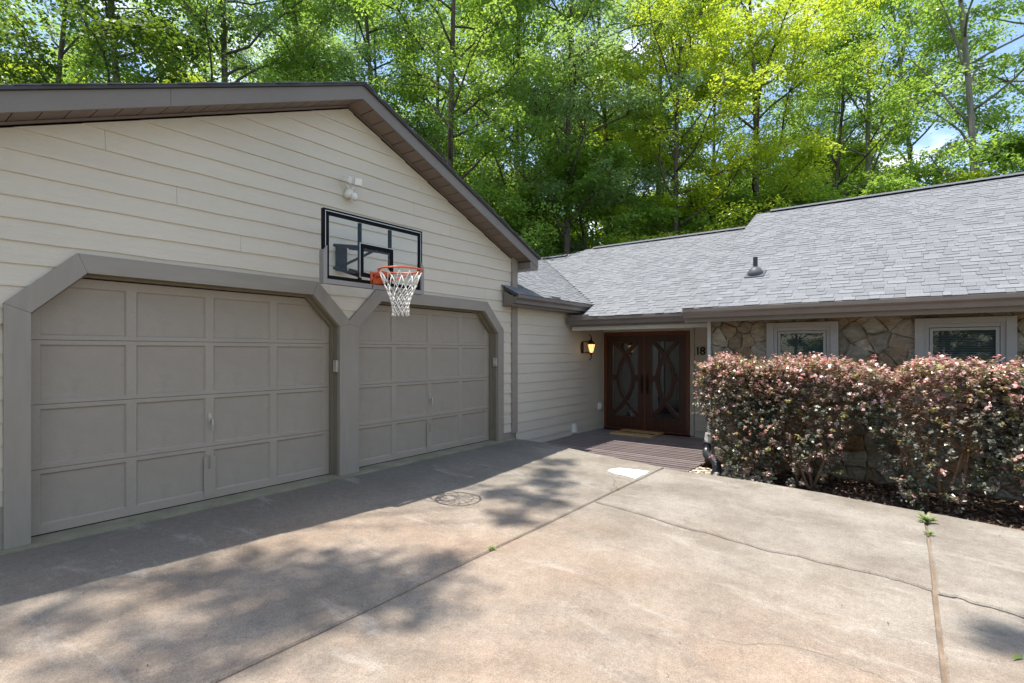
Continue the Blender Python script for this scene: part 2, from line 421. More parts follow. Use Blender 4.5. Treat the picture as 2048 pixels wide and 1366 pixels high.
def fast_mesh(name, co, faces_n, mat, tint=None, smooth=False):
    """co: (N*k,3) consecutive vertices, faces_n = k vertices per face"""
    me = bpy.data.meshes.new(name); nv = len(co); nf = nv // faces_n
    me.vertices.add(nv); me.vertices.foreach_set('co', np.asarray(co, np.float32).ravel())
    me.loops.add(nv); me.loops.foreach_set('vertex_index', np.arange(nv, dtype=np.int32))
    me.polygons.add(nf); me.polygons.foreach_set('loop_start', np.arange(0, nv, faces_n, dtype=np.int32))
    if tint is not None:
        at = me.attributes.new('tint', 'FLOAT', 'POINT'); at.data.foreach_set('value', np.asarray(tint, np.float32))
    me.materials.append(M[mat] if isinstance(mat, str) else mat)
    me.update(calc_edges=True); return me

def leaves(pos, nrm, size, rng, aspect=0.6, along=None):
    """diamond leaves, (n*4,3)"""
    n = len(pos)
    nrm = nrm / (np.linalg.norm(nrm, axis=1, keepdims=True) + 1e-9)
    d = rng.normal(size=(n, 3)) if along is None else along
    d = d - nrm * np.sum(d * nrm, axis=1, keepdims=True); d /= (np.linalg.norm(d, axis=1, keepdims=True) + 1e-9)
    s = np.cross(nrm, d)
    L = (np.asarray(size) * 0.5)[:, None]
    co = np.empty((n, 4, 3))
    co[:, 0] = pos + d * L; co[:, 1] = pos + s * L * aspect + d * L * 0.1
    co[:, 2] = pos - d * L; co[:, 3] = pos - s * L * aspect + d * L * 0.1
    co[:, 1] += nrm * L * 0.18; co[:, 3] += nrm * L * 0.18
    return co.reshape(-1, 3)

# ------------------------------------------------------------------ ground and driveway
me = MB().add([(-400, -400, -0.55), (400, -400, -0.55), (400, 400, -0.55), (-400, 400, -0.55)], [(0, 1, 2, 3)]).mesh('ground', 'ground')
tag(put('ground', me), 'green lawn and woodland floor around the house', 'ground', kind='structure')

def gz(y): return -0.06 - 0.025 * (5.4 - y)
drive = MB()
drive.add([(-13.9, -8.9, gz(-9) - 0.05), (6.7, -8.9, gz(-9) - 0.05), (6.7, 5.39, gz(5.4) - 0.05), (-13.9, 5.39, gz(5.4) - 0.05)], [(0, 1, 2, 3)])
driveway = tag(drive.build('driveway', 'joint', None, fix=False), 'weathered concrete driveway stained with red clay', 'driveway', kind='structure')

def slab(pts, dz=0.0, thick=0.16, seed=0):
    top = [(x, y, gz(y) + dz) for x, y in pts]
    rnd = random.Random(seed)
    # small chamfer on the slab edge
    cx = sum(p[0] for p in pts) / len(pts); cy = sum(p[1] for p in pts) / len(pts)
    mb = MB(); n = len(pts)
    low = [(x, y, gz(y) + dz - 0.012) for x, y in pts]
    ins = []
    for i in range(n):
        p0 = Vector(pts[i - 1]); p1 = Vector(pts[i]); p2 = Vector(pts[(i + 1) % n])
        d1 = (p1 - p0).normalized(); d2 = (p2 - p1).normalized()
        nn = Vector((-d1.y, d1.x)) + Vector((-d2.y, d2.x)); nn = nn.normalized() if nn.length > 1e-6 else Vector((0, 0))
        q = p1 + nn * (0.008 + 0.004 * rnd.random()); ins.append((q.x, q.y, gz(q.y) + dz))
    bot = [(x, y, z - thick) for x, y, z in low]
    mb.add(ins + low + bot, [tuple(range(n))] + [(i, n + i, n + (i + 1) % n, (i + 1) % n) for i in range(n)] +
           [(n + i, 2 * n + i, 2 * n + (i + 1) % n, n + (i + 1) % n) for i in range(n)])
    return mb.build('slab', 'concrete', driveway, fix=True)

def rough(a, b, n, amp, rnd):
    out = []
    for i in range(n + 1):
        t = i / n; j = amp * (rnd.random() - 0.5) if 0 < i < n else 0
        dx, dy = b[0] - a[0], b[1] - a[1]; L = math.hypot(dx, dy)
        out.append((a[0] + dx * t - dy / L * j, a[1] + dy * t + dx / L * j))
    return out

rnd = random.Random(3)
def jag(pts, sub, amp, rnd):
    out = []
    for a, b in zip(pts, pts[1:]):
        out += rough(a, b, sub, amp, rnd)[:-1]
    return out + [pts[-1]]
J1 = 2.66; J2 = -0.155
crack1 = jag([(4.965, 2.65), (4.936, 2.348), (4.894, 2.062), (4.80, 1.634), (4.796, 1.365), (4.75, 1.165), (4.703, 0.901), (4.749, 0.689), (4.722, 0.513), (4.728, 0.349), (4.738, 0.163), (4.73, 0.043), (4.666, -0.14)], 3, 0.025, rnd)
crack2 = jag([(4.63, -0.175), (4.66, -0.271), (4.615, -0.357), (4.614, -0.479), (4.574, -0.585), (4.60, -0.9), (4.52, -1.4), (4.57, -2.2), (4.4, -3.2)], 3, 0.022, rnd)
edgeA = jag([(6.985, J1 + 0.008), (7.02, 2.9), (7.121, 3.717), (7.25, 4.4), (7.337, 4.878), (7.33, 5.2), (7.30, 5.39)], 3, 0.012, rnd)
edgeB = jag([(6.93, J2 + 0.009), (6.943, 0.177), (7.03, 0.764), (7.044, 1.44), (7.037, 2.003), (6.97, 2.3), (6.95, J1 - 0.008)], 4, 0.018, rnd)
edgeC = jag([(6.75, -3.2), (6.80, -1.4), (6.807, -0.871), (6.894, -0.343), (6.91, J2 - 0.009)], 4, 0.018, rnd)
j1a = rough((-14, J1 + 0.007), (6.985, J1 + 0.008), 60, 0.010, rnd)
j1b = rough((6.95, J1 - 0.008), (4.965, J1 - 0.008), 8, 0.012, rnd)
j1c = rough((4.95, J1 - 0.008), (-14, J1 - 0.007), 50, 0.012, rnd)
j2a = rough((4.69, J2 + 0.009), (6.93, J2 + 0.009), 8, 0.012, rnd)
j2b = rough((-14, J2 + 0.009), (4.65, J2 + 0.009), 40, 0.012, rnd)
j2c = rough((6.91, J2 - 0.009), (4.66, J2 - 0.009), 8, 0.012, rnd)
j2d = rough((4.62, J2 - 0.009), (-14, J2 - 0.009), 40, 0.012, rnd)
G = 0.019
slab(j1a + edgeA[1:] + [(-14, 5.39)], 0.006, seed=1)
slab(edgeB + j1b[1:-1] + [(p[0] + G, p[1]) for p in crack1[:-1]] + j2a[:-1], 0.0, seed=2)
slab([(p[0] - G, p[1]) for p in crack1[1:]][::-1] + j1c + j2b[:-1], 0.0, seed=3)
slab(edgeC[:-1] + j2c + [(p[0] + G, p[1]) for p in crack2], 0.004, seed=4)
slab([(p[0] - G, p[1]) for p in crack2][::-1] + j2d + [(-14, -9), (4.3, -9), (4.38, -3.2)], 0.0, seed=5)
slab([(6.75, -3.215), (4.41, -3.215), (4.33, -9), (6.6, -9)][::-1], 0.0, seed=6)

def ribbon(name, pts, w, mat, dz=0.004, parent=driveway):
    mb = MB(); pts = [Vector(p) for p in pts]
    vs = []
    for i, p in enumerate(pts):
        d = (pts[min(i + 1, len(pts) - 1)] - pts[max(i - 1, 0)]); d = d.normalized() if d.length > 1e-6 else Vector((1, 0))
        nn = Vector((-d.y, d.x)) * w * (0.6 + 0.8 * random.random()) * 0.5
        for q in (p + nn, p - nn): vs.append((q.x, q.y, gz(q.y) + dz))
    mb.add(vs, [(2 * i, 2 * i + 1, 2 * i + 3, 2 * i + 2) for i in range(len(pts) - 1)])
    return mb.build(name, mat, parent, fix=False)
ribbon('joint_fill', [(x_, J1) for x_ in np.linspace(-13.9, 6.9, 40)], 0.026, 'dirt', -0.010)
ribbon('joint_fill', [(x_, J2) for x_ in np.linspace(-13.9, 6.85, 40)], 0.032, 'dirt', -0.010)
ribbon('hairline_crack', jag([(3.054, 0.967), (3.086, 0.824), (3.139, 0.704), (3.247, 0.571), (3.291, 0.381), (3.278, 0.242), (3.268, 0.154), (3.245, 0.05), (3.2, -0.1)], 3, 0.03, rnd), 0.0022, 'hair')
ribbon('hairline_crack', jag([(6.015, 2.964), (5.866, 2.844), (5.695, 2.8), (5.642, 2.72), (5.419, 2.69)], 3, 0.03, rnd), 0.006, 'mark', 0.010)
pp = [(6.257, 3.156), (6.398, 3.161), (6.524, 3.104), (6.572, 2.967), (6.602, 2.851), (6.61, 2.716), (6.449, 2.703), (6.311, 2.705), (6.122, 2.697), (6.13, 2.76), (6.175, 2.896), (6.176, 3.009)]
pp = jag(pp + [pp[0]], 3, 0.02, rnd)[:-1]
tag(MB().add([(x, y, gz(y) + 0.010) for x, y in pp], [tuple(range(len(pp)))]).build('paint_patch', 'paint', driveway, fix=False), 'spilt white paint patch on the slab corner')
cx, cy = 4.055, 3.865
circ = [(cx + 0.225 * math.cos(a), cy + 0.225 * math.sin(a)) for a in np.linspace(0, 2 * math.pi, 49)]
o = ribbon('circle_mark', circ, 0.008, 'mark', 0.010); tag(o, 'dark ring drawn on the concrete')
ribbon('circle_mark', [(cx - 0.12 + 0.13 * math.cos(a), cy + 0.13 + 0.10 * math.sin(a)) for a in np.linspace(2.6, 6.4, 16)], 0.006, 'mark', 0.011)
ribbon('circle_mark', [(cx + 0.03 + 0.09 * math.cos(a), cy + 0.03 + 0.12 * math.sin(a)) for a in np.linspace(2.2, 4.6, 12)], 0.005, 'mark', 0.012)
# threshold strip in front of the doors
box('threshold', 'sill', driveway, 0.7, 7.28, 5.40, 5.80, -0.30, -0.040)

# planting bed beside the house
bed = MB().add([(6.7, 2.49, -0.27), (8.85, 2.49, -0.34), (8.85, -9, -0.36), (6.5, -9, -0.40)], [(0, 3, 2, 1)])
tag(bed.build('planting_bed', 'soil', None, fix=False), 'dark mulched planting bed between driveway and stone wall', 'bed', kind='structure')
n = 5200
px = RNG.uniform(6.95, 8.7, n); py = RNG.uniform(-2.6, 2.3, n); pz = -0.29 - (px - 7) * 0.03 + RNG.uniform(0, 0.035, n)
co = leaves(np.stack([px, py, pz], 1), np.array([0, 0, 1.0]) + RNG.normal(0, 0.4, (n, 3)), RNG.uniform(0.025, 0.075, n), RNG, 0.5)
tag(put('leaf_litter', fast_mesh('leaf_litter', co, 4, 'mulch', np.repeat(RNG.uniform(0, 1, n) ** 1.7, 4))), 'brown fallen leaves littering the planting bed', 'leaf litter', kind='stuff')
mb = MB()
for i in range(420):
    t = RNG.uniform(); x = 7.0 + 1.1 * RNG.uniform(); y = 2.42 - 1.0 * RNG.uniform() ** 1.4
    if x > 7.75 and y > 2.2: y = 2.05
    r = RNG.uniform(0.015, 0.042); z = -0.262 + RNG.uniform(0, 0.04)
    vs = []
    for zz, rr in ((-0.5, 0.7), (0.1, 1.0), (0.55, 0.6)):
        for k in range(6):
            a = k * math.pi / 3 + i
            vs.append((x + r * rr * math.cos(a) * RNG.uniform(0.8, 1.25), y + r * rr * math.sin(a) * RNG.uniform(0.8, 1.25), z + r * zz * 0.8))
    mb.add(vs, [(k, (k + 1) % 6, 6 + (k + 1) % 6, 6 + k) for k in range(6)] + [(6 + k, 6 + (k + 1) % 6, 12 + (k + 1) % 6, 12 + k) for k in range(6)] + [tuple(range(12, 18))])
tag(mb.build('pebbles', 'pebble', None, smooth=True), 'pale river pebbles around the drain pipe at the deck corner', 'pebbles', kind='stuff')

# ------------------------------------------------------------------ garage
YW = 5.52
garage = thing('garage', 'cream sided garage with steep gable and two taupe doors', 'building', (3.92, 5.52, -0.05))
AP = 3.92; PIT = 0.4167; FY = 5.2
def rz(x): return 4.65 - PIT * abs(x - AP)      # top of the rake board

wall = MB()
def wtop(x): return rz(x) - 0.19
wall.prism([(0.46, YW, 2.2), (7.38, YW, 2.2), (7.38, YW, wtop(7.38)), (AP, YW, wtop(AP)), (0.46, YW, wtop(0.46))], (0, 0.1, 0))
wall.box(0.46, 0.94, YW, YW + 0.1, -0.3, 2.199); wall.box(3.83, 4.0, YW, YW + 0.1, -0.3, 2.199); wall.box(6.9, 7.379, YW, YW + 0.1, -0.3, 2.199)
gwall = wall.build('wall', 'siding', garage)
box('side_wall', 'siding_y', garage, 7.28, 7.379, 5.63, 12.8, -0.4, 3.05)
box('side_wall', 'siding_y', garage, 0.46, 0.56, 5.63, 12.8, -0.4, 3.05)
MB().prism([(0.46, 12.8, -0.4), (7.38, 12.8, -0.4), (7.38, 12.8, wtop(7.38)), (AP, 12.8, wtop(AP)), (0.46, 12.8, wtop(0.46))], (0, 0.1, 0)).build('back_wall', 'siding', garage)
box('foundation', 'trim_x', garage, 6.95, 7.36, 5.505, 5.519, -0.2, 0.07)
box('foundation', 'trim_x', garage, 0.46, 0.84, 5.49, 5.519, -0.2, 0.285)

EXP = 0.175
wob = random.Random(17)
def board(poly, z0, parent=gwall, mat='siding', plane='y', base=YW):
    """poly in (along, z); clapboard thicker at its lower edge"""
    if len(poly) < 3: return
    area = 0.5 * abs(sum(poly[i][0] * poly[(i + 1) % len(poly)][1] - poly[(i + 1) % len(poly)][0] * poly[i][1] for i in range(len(poly))))
    if area < 0.002: return
    def d(z): return 0.023 - 0.015 * (z - z0) / (EXP + 0.01)
    full_ = []
    for p, q in zip(poly, poly[1:] + poly[:1]):
        full_.append(p)
        if abs(p[1] - z0) < 1e-4 and abs(q[1] - z0) < 1e-4:
            m_ = int(abs(q[0] - p[0]) / 0.35)
            for t_ in range(1, m_): full_.append((p[0] + (q[0] - p[0]) * t_ / m_, z0 + wob.uniform(-0.006, 0.004)))
    poly = full_
    if plane == 'y':
        a = [(x, base - d(z), z) for x, z in poly]; b = [(x, base - 0.001, z) for x, z in poly]
    else:
        a = [(base - d(z), y, z) for y, z in poly]; b = [(base - 0.001, y, z) for y, z in poly]
    MB().loft(a, b).build('siding_board', mat, parent)

rr = random.Random(11)
k0 = -12
for k in range(k0, 15):
    z0 = 2.15 + k * EXP; z1 = z0 + EXP + 0.008
    if z1 < 0.08 or z0 > 4.5: continue
    z0 = max(z0, 0.07)
    full = [(0.47, z0), (7.25, z0), (7.25, z1), (0.47, z1)]
    segs = []
    if k >= 0:
        full = clip(full, PIT, 1, wtop(AP) + PIT * AP); full = clip(full, -PIT, 1, wtop(AP) - PIT * AP)
        if len(full) < 3: continue
        # butt joints
        cuts = sorted(rr.uniform(0.9, 7.0) for _ in range(1 if k % 2 else 2))
        if k == 2: cuts = [2.62, 6.1]
        if k == 7: cuts = [1.12, 5.0]
        xs = [-1] + cuts + [9]
        for a, b in zip(xs, xs[1:]):
            p = clip(clip(full, -1, 0, -(a + 0.0012)), 1, 0, b - 0.0012)
            segs.append(p)
    else:
        # left of door 1, between the doors, right of door 2 (edges run behind the casings)
        p = clip(full, 1, 0, 0.93); q = clip(full, 1, -1, 0.99 - 1.77 - 0.07)
        segs.append(p if z1 < 1.8 else clip(q, 1, 0, 1.3))
        p = clip(clip(full, -1, -1, -(3.78 + 1.77 + 0.07)), 1, -1, 4.056 - 1.77 - 0.07)
        if z0 > 1.6: segs.append(p)
        p = clip(full, -1, 0, -6.9); q = clip(full, -1, -1, -(6.851 + 1.77 + 0.07))
        segs.append(p if z1 < 1.8 else q)
    for s in segs: board(s, z0)
# corner boards
MB().box(7.245, 7.40, 5.470, 5.52, 0.045, 3.10).build('corner_board', 'trim', garage)
MB().box(0.44, 0.60, 5.470, 5.52, 0.045, 3.10).build('corner_board', 'trim', garage)

# casings, jambs and doors
CF = 5.465
def casing(poly, m='trim'): MB().prism([(x, CF, z) for x, z in poly], (0, 0.054, 0)).build('casing', m, garage)
w = 0.155; t = w * 0.4142
D1, D2 = (0.99, 3.78), (4.056, 6.851)
zc, zt, zb = 1.77, 2.124, -0.038
g = 0.0012
def cas_left(x, xo):
    casing([(x - w, zb), (x, zb), (x, zc - g), (x - w, zc + t - g)])
    casing([(x, zc + g), (x + 0.354 - g, zt), (x + 0.354 - t - g, zt + w), (x - w, zc + t + g)])
def cas_head(a, b): casing([(a + 0.354 + g, zt), (b - 0.354 - g, zt), (b - 0.354 + t - g, zt + w), (a + 0.354 - t + g, zt + w)], 'trim_x')
cas_left(D1[0], 0); cas_head(*D1); cas_head(*D2)
xm = (D1[1] + D2[0]) / 2
casing([(D1[1] - 0.354 + g, zt), (D1[1], zc + g), (xm - g, zc + 0.035), (xm - g, zc + 0.082), (D1[1] - 0.354 + t + g, zt + w)])
casing([(D2[0] + 0.354 - g, zt), (D2[0] + 0.354 - t - g, zt + w), (xm + g, zc + 0.082), (xm + g, zc + 0.035), (D2[0], zc + g)])
casing([(D1[1], zb), (D2[0], zb), (D2[0], zc - g), (xm, zc + 0.033), (D1[1], zc - g)])
x = D2[1]
casing([(x, zb), (x + w - 0.01, zb), (x + w - 0.01, zc + t - g), (x, zc - g)])
casing([(x, zc + g), (x + w - 0.01, zc + t + g), (x - 0.354 + t + g, zt + w), (x - 0.354 + g, zt)])

def ring_prism(a, b, off_in, off_out, y0, y1):
    def outl(o):
        k = o * 0.4142
        return [(a - o, zb), (a - o, zc + k), (a + 0.354 - k, zt + o), (b - 0.354 + k, zt + o), (b + o, zc + k), (b + o, zb)]
    p, q = outl(off_in), outl(off_out); mb = MB()
    for i in range(5):
        mb.prism([(p[i][0], y0, p[i][1]), (p[i + 1][0], y0, p[i + 1][1]), (q[i + 1][0], y0, q[i + 1][1]), (q[i][0], y0, q[i][1])], (0, y1 - y0, 0))
    return mb
for a, b in (D1, D2):
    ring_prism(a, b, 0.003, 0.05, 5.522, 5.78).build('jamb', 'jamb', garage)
    ring_prism(a, b, -0.022, 0.0025, 5.60, 5.655).build('door_stop', 'jamb', garage)

def sz(k): return -0.030 + k * 0.531
panel_mesh = {}
def garage_door(a, b, label):
    yf = 5.662; X0, X1 = a - 0.01, b + 0.01
    st = [X0, X0 + 0.10]; pw = (X1 - X0 - 0.20 - 3 * 0.078) / 4
    cols = []
    xx = X0 + 0.10
    for c in range(4): cols.append((xx, xx + pw)); xx += pw + 0.078
    mb = MB()
    for r in range(4):
        z0, z1 = sz(r) + (0.002 if r else 0), sz(r + 1) - 0.002
        lo = z0 + (0.075 if r == 0 else 0.036); hi = z1 - (0.075 if r == 3 else 0.036)
        mb.box(X0, X1, yf, yf + 0.035, z0, lo); mb.box(X0, X1, yf, yf + 0.035, hi, z1)
        edges = [X0] + [v for c in cols for v in c] + [X1]
        for i in range(0, 10, 2): mb.box(edges[i], edges[i + 1], yf + 0.0005, yf + 0.035, lo, hi)
    d = mb.build('garage_door', 'door', garage); tag(d, label)
    for r in range(4):
        z0, z1 = sz(r) + (0.002 if r else 0), sz(r + 1) - 0.002
        lo = z0 + (0.075 if r == 0 else 0.036); hi = z1 - (0.075 if r == 3 else 0.036)
        for c in cols:
            key = (r in (0, 3), round(hi - lo, 3), round(c[1] - c[0], 3))
            if key not in panel_mesh:
                h = (hi - lo) / 2; ww = (c[1] - c[0]) / 2; e = 0.013
                f = [(-ww, 0.003, -h), (ww, 0.003, -h), (ww, 0.003, h), (-ww, 0.003, h)]
                q = [(-ww + e, 0.016, -h + e), (ww - e, 0.016, -h + e), (ww - e, 0.016, h - e), (-ww + e, 0.016, h - e)]
                p = MB(); p.add(f + q, [(4, 5, 6, 7), (0, 1, 5, 4), (1, 2, 6, 5), (2, 3, 7, 6), (3, 0, 4, 7)])
                panel_mesh[key] = p.mesh('panel', 'panel', fix=False)
            put('panel', panel_mesh[key], d, Matrix.Translation(((c[0] + c[1]) / 2, yf, (lo + hi) / 2)))
    xm = (cols[1][1] + cols[2][0]) / 2
    # T handle, lift hook, bottom step
    h = MB(); h.box(xm - 0.015, xm + 0.015, yf - 0.010, yf - 0.001, 0.755, 0.84)
    h.tube([(xm + 0.005, yf - 0.012, 0.765), (xm + 0.008, yf - 0.045, 0.765)], 0.009, 8)
    h.tube([(xm + 0.008, yf - 0.045, 0.785), (xm + 0.010, yf - 0.052, 0.73), (xm + 0.012, yf - 0.045, 0.66)], [0.009, 0.011, 0.006], 8)
    h.build('handle', 'handle', d, smooth=False)
    h = MB(); h.tube([(xm - 0.008, yf, 0.40), (xm - 0.008, yf - 0.03, 0.395), (xm - 0.008, yf - 0.03, 0.29), (xm - 0.008, yf, 0.285)], 0.006, 6)
    h.box(xm - 0.03, xm + 0.015, yf - 0.006, yf - 0.001, 0.38, 0.42); h.build('lift_handle', 'trim', d)
    box('bottom_bracket', 'door', d, xm - 0.055, xm + 0.055, yf - 0.008, yf - 0.001, 0.0, 0.40)
    box('bottom_seal', 'black', d, X0, X1, yf + 0.004, yf + 0.03, -0.0395, -0.031)
    return d
garage_door(*D1, 'wide taupe panelled garage door nearest the camera')
garage_door(*D2, 'taupe panelled garage door under the basketball hoop')
for a, b in (D1, D2):
    o = MB().box(b - 0.032, b + 0.002, 5.495, 5.56, 1.22, 1.36).build('keypad', 'handle', garage)

# rake boards, soffit slats, roof
FD = 0.155
for sgn, xe in ((1, 7.64), (-1, 0.20)):
    cuts = [AP, AP + sgn * (2.02 if sgn < 0 else 9), xe]
    segs = [(AP, xe)] if sgn > 0 else [(AP, AP - 2.05), (AP - 2.053, xe)]
    for a, b in segs:
        MB().prism([(a, FY, rz(a)), (b, FY, rz(b)), (b, FY, rz(b) - FD), (a, FY, rz(a) - FD)], (0, 0.025, 0)).build('rake_board', 'fascia', garage)
    # soffit slats
    L = abs(xe - AP) * math.sqrt(1 + PIT * PIT); pitch_n = 0.185; cnt = int(L / pitch_n)
    th = math.atan(PIT)
    sl = MB()
    sl.box(0.006, pitch_n - 0.004, 0.0, 0.285, -0.008, 0.0)
    sm = sl.mesh('soffit_slat', 'soffit')
    bk = MB().prism([(AP, FY + 0.026, rz(AP) - FD + 0.020), (xe, FY + 0.026, rz(xe) - FD + 0.020), (xe, FY + 0.026, rz(xe) - FD + 0.032), (AP, FY + 0.026, rz(AP) - FD + 0.032)], (0, 0.31, 0))
    soff = bk.build('soffit', 'black', garage)
    for i in range(cnt):
        s = i * pitch_n * math.cos(th)
        x = AP + sgn * s
        if sgn > 0: mt = Matrix.Translation((x, FY + 0.027, rz(x) - FD + 0.018)) @ Matrix.Rotation(th, 4, 'Y')
        else: mt = Matrix.Translation((x - pitch_n * math.cos(th), FY + 0.027, rz(x - pitch_n * math.cos(th)) - FD + 0.018)) @ Matrix.Rotation(-th, 4, 'Y')
        put('soffit_slat', sm, soff, mt)
    frieze = MB().prism([(AP, 5.487, rz(AP) - 0.172), (xe - sgn * 0.25, 5.487, rz(xe - sgn * 0.25) - 0.172), (xe - sgn * 0.25, 5.487, rz(xe - sgn * 0.25) - 0.15), (AP, 5.487, rz(AP) - 0.15)], (0, 0.02, 0)).build('frieze', 'soffit', garage)
    # roof sheet with shingle edge
    ov = 0.03
    rf = MB().prism([(AP, FY - ov, rz(AP) + 0.004), (xe + sgn * 0.04, FY - ov, rz(xe + sgn * 0.04) + 0.004), (xe + sgn * 0.04, FY - ov, rz(xe + sgn * 0.04) + 0.028), (AP, FY - ov, rz(AP) + 0.028)], (0, 7.9, 0))
    rfo = rf.build('roof', 'roof_deck', garage)
    # ragged shingle ends along the rake
    rg = random.Random(5 + int(xe)); k = 0
    tabs = MB(); s = 0.0
    while s < abs(xe - AP) - 0.02:
        l = rg.uniform(0.12, 0.16); x0 = AP + sgn * s; x1 = AP + sgn * min(s + l - 0.003, abs(xe - AP) + 0.04); e = rg.uniform(0.0, 0.022); hh = rg.uniform(0.006, 0.014)
        z0 = rz(x0) + 0.029; z1 = rz(x1) + 0.029
        tabs.add([(x0, FY - ov - e, z0), (x1, FY - ov - e, z1 + 0.004), (x1, FY + 0.5, z1 + 0.004), (x0, FY + 0.5, z0), (x0, FY - ov - e, z0 + hh), (x1, FY - ov - e, z1 + hh + 0.004), (x1, FY + 0.5, z1 + hh + 0.004), (x0, FY + 0.5, z0 + hh)],
                 [(0, 3, 2, 1), (4, 5, 6, 7), (0, 1, 5, 4), (1, 2, 6, 5), (2, 3, 7, 6), (3, 0, 4, 7)])
        s += l
    tag(tabs.build('shingle_edge', 'ridge', rfo), kind='stuff')
# boxed eave return at the right corner
box('eave_return', 'fascia', garage, 7.405, 7.64, 5.205, 12.9, 2.90, 3.02)
box('eave_return', 'fascia', garage, 0.20, 0.435, 5.205, 12.9, 2.90, 3.02)

# ------------------------------------------------------------------ house
house = thing('house', 'long grey roofed house with stone front, recessed entry and dark double doors', 'building', (8.75, 2.53, -0.35))
XD = 10.7; XS = 8.75; YC = 2.53

# connecting sided wall (in line with the garage front) and entry wall
sw = box('siding_wall', 'siding', house, 7.41, XD + 0.1, 5.525, 5.62, -0.5, 2.45)
z = -0.32; i = 0
while z < 2.35:
    cut = [7.405, XD - 0.012] if i % 3 else [7.405, 9.1, XD - 0.012]
    for a, b in zip(cut, cut[1:]):
        board([(a, z), (b - 0.0015, z), (b - 0.0015, z + EXP + 0.008), (a, z + EXP + 0.008)], z, sw, 'siding', 'y', 5.524)
    z += EXP; i += 1
ew = MB(); ew.box(XD + 0.03, XD + 0.12, 2.4, 3.53, -0.5, 2.3); ew.box(XD + 0.03, XD + 0.12, 3.531, 5.62, 1.9, 2.3)
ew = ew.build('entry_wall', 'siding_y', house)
z = -0.32
while z < 2.0:
    if z + EXP > -0.25: board([(2.45, z), (3.45, z), (3.45, z + EXP + 0.008), (2.45, z + EXP + 0.008)], z, ew, 'siding_y', 'x', XD + 0.029)
    z += EXP
box('entry_trim', 'siding_y', house, XD - 0.015, XD + 0.028, 3.452, 5.49, 1.893, 2.0)
box('entry_trim', 'siding_y', house, XD - 0.015, XD + 0.028, 3.452, 3.532, -0.25, 1.8925)
box('corner_trim', 'siding_y', house, XD - 0.02, XD + 0.027, 5.468, 5.496, -0.24, 2.0)

# double entry door
YL, YR, ZB, ZT = 5.465, 3.536, -0.243, 1.89
fr = MB(); X0, X1 = XD - 0.035, XD + 0.05
fr.box(X0, X1, YL - 0.07, YL, ZB, ZT); fr.box(X0, X1, YR, YR + 0.07, ZB, ZT); fr.box(X0 - 0.001, X1, YR + 0.0705, YL - 0.0705, ZT - 0.075, ZT)
fr.box(X0 - 0.02, X1, YR + 0.0705, YL - 0.0705, ZB, ZB + 0.03)
ed = tag(fr.build('entry_door', 'wood_light', house), 'dark mahogany double door with arched glass tracery')
ym = (YL + YR) / 2
ZG0, ZG1 = 0.03, 1.69
def door_leaf(y0, y1):
    lo, hi = ZB + 0.032, ZT - 0.078; xf = XD - 0.02; xb = XD + 0.03
    ga, gb = y0 + 0.13, y1 - 0.13
    lf = MB(); lf.box(xf, xb, y0, ga, lo, hi); lf.box(xf, xb, gb, y1, lo, hi); lf.box(xf + 0.0005, xb, ga, gb, lo, ZG0); lf.box(xf + 0.0005, xb, ga, gb, ZG1, hi)
    for a, b in ((ga, ga + 0.018), (gb - 0.018, gb)): lf.box(xf - 0.006, xb, a, b, ZG0, ZG1)
    lf.box(xf - 0.006, xb, ga + 0.0185, gb - 0.0185, ZG0, ZG0 + 0.018); lf.box(xf - 0.006, xb, ga + 0.0185, gb - 0.0185, ZG1 - 0.018, ZG1)
    lf.build('leaf', 'wood', ed)
    yc = (ga + gb) / 2; zm = (ZG0 + ZG1) / 2 + 0.03; hw = (gb - ga) / 2 - 0.006
    for sg in (1, -1):
        pts = []
        for zz in np.linspace(ZG0 + 0.06, ZG1 - 0.03, 40):
            y = sg * 0.175 * (1 - ((zz - zm) / 0.49) ** 2)
            if abs(y) <= hw: pts.append((y, zz))
        def off(i, s):
            a = pts[max(i - 1, 0)]; b = pts[min(i + 1, len(pts) - 1)]; dx, dz = b[0] - a[0], b[1] - a[1]; L = math.hypot(dx, dz)
            y = max(-hw - 0.03, min(hw + 0.03, pts[i][0] - dz / L * s)); return (yc + y, pts[i][1] + dx / L * s)
        ar = MB()
        for ww, x0, x1 in ((0.040, xf - 0.001 - 0.003 * (sg > 0), xf + 0.028), (0.020, xf - 0.010 - 0.003 * (sg > 0), xf)):
            for i in range(len(pts) - 1):
                q = [off(i, ww), off(i, -ww), off(i + 1, -ww), off(i + 1, ww)]
                ar.prism([(x0, a, b) for a, b in q], (x1 - x0, 0, 0))
        ar.build('tracery', 'wood', ed)
    for a, b in ((ga, yc - 0.19), (yc + 0.19, gb)): MB().box(xf - 0.005, xf + 0.025, a, b, zm - 0.065, zm + 0.065).build('tracery_block', 'wood', ed)
    MB().add([(XD + 0.012, ga - 0.01, ZG0 - 0.01), (XD + 0.012, gb + 0.01, ZG0 - 0.01), (XD + 0.012, gb + 0.01, ZG1 + 0.01), (XD + 0.012, ga - 0.01, ZG1 + 0.01)], [(0, 1, 2, 3)]).build('glass_pane', 'door_glass', ed, fix=False)
door_leaf(YR + 0.073, ym - 0.004); door_leaf(ym + 0.004, YL - 0.073)
box('astragal', 'wood_light', ed, XD - 0.032, XD - 0.0205, ym - 0.022, ym + 0.012, ZB + 0.035, ZT - 0.08)
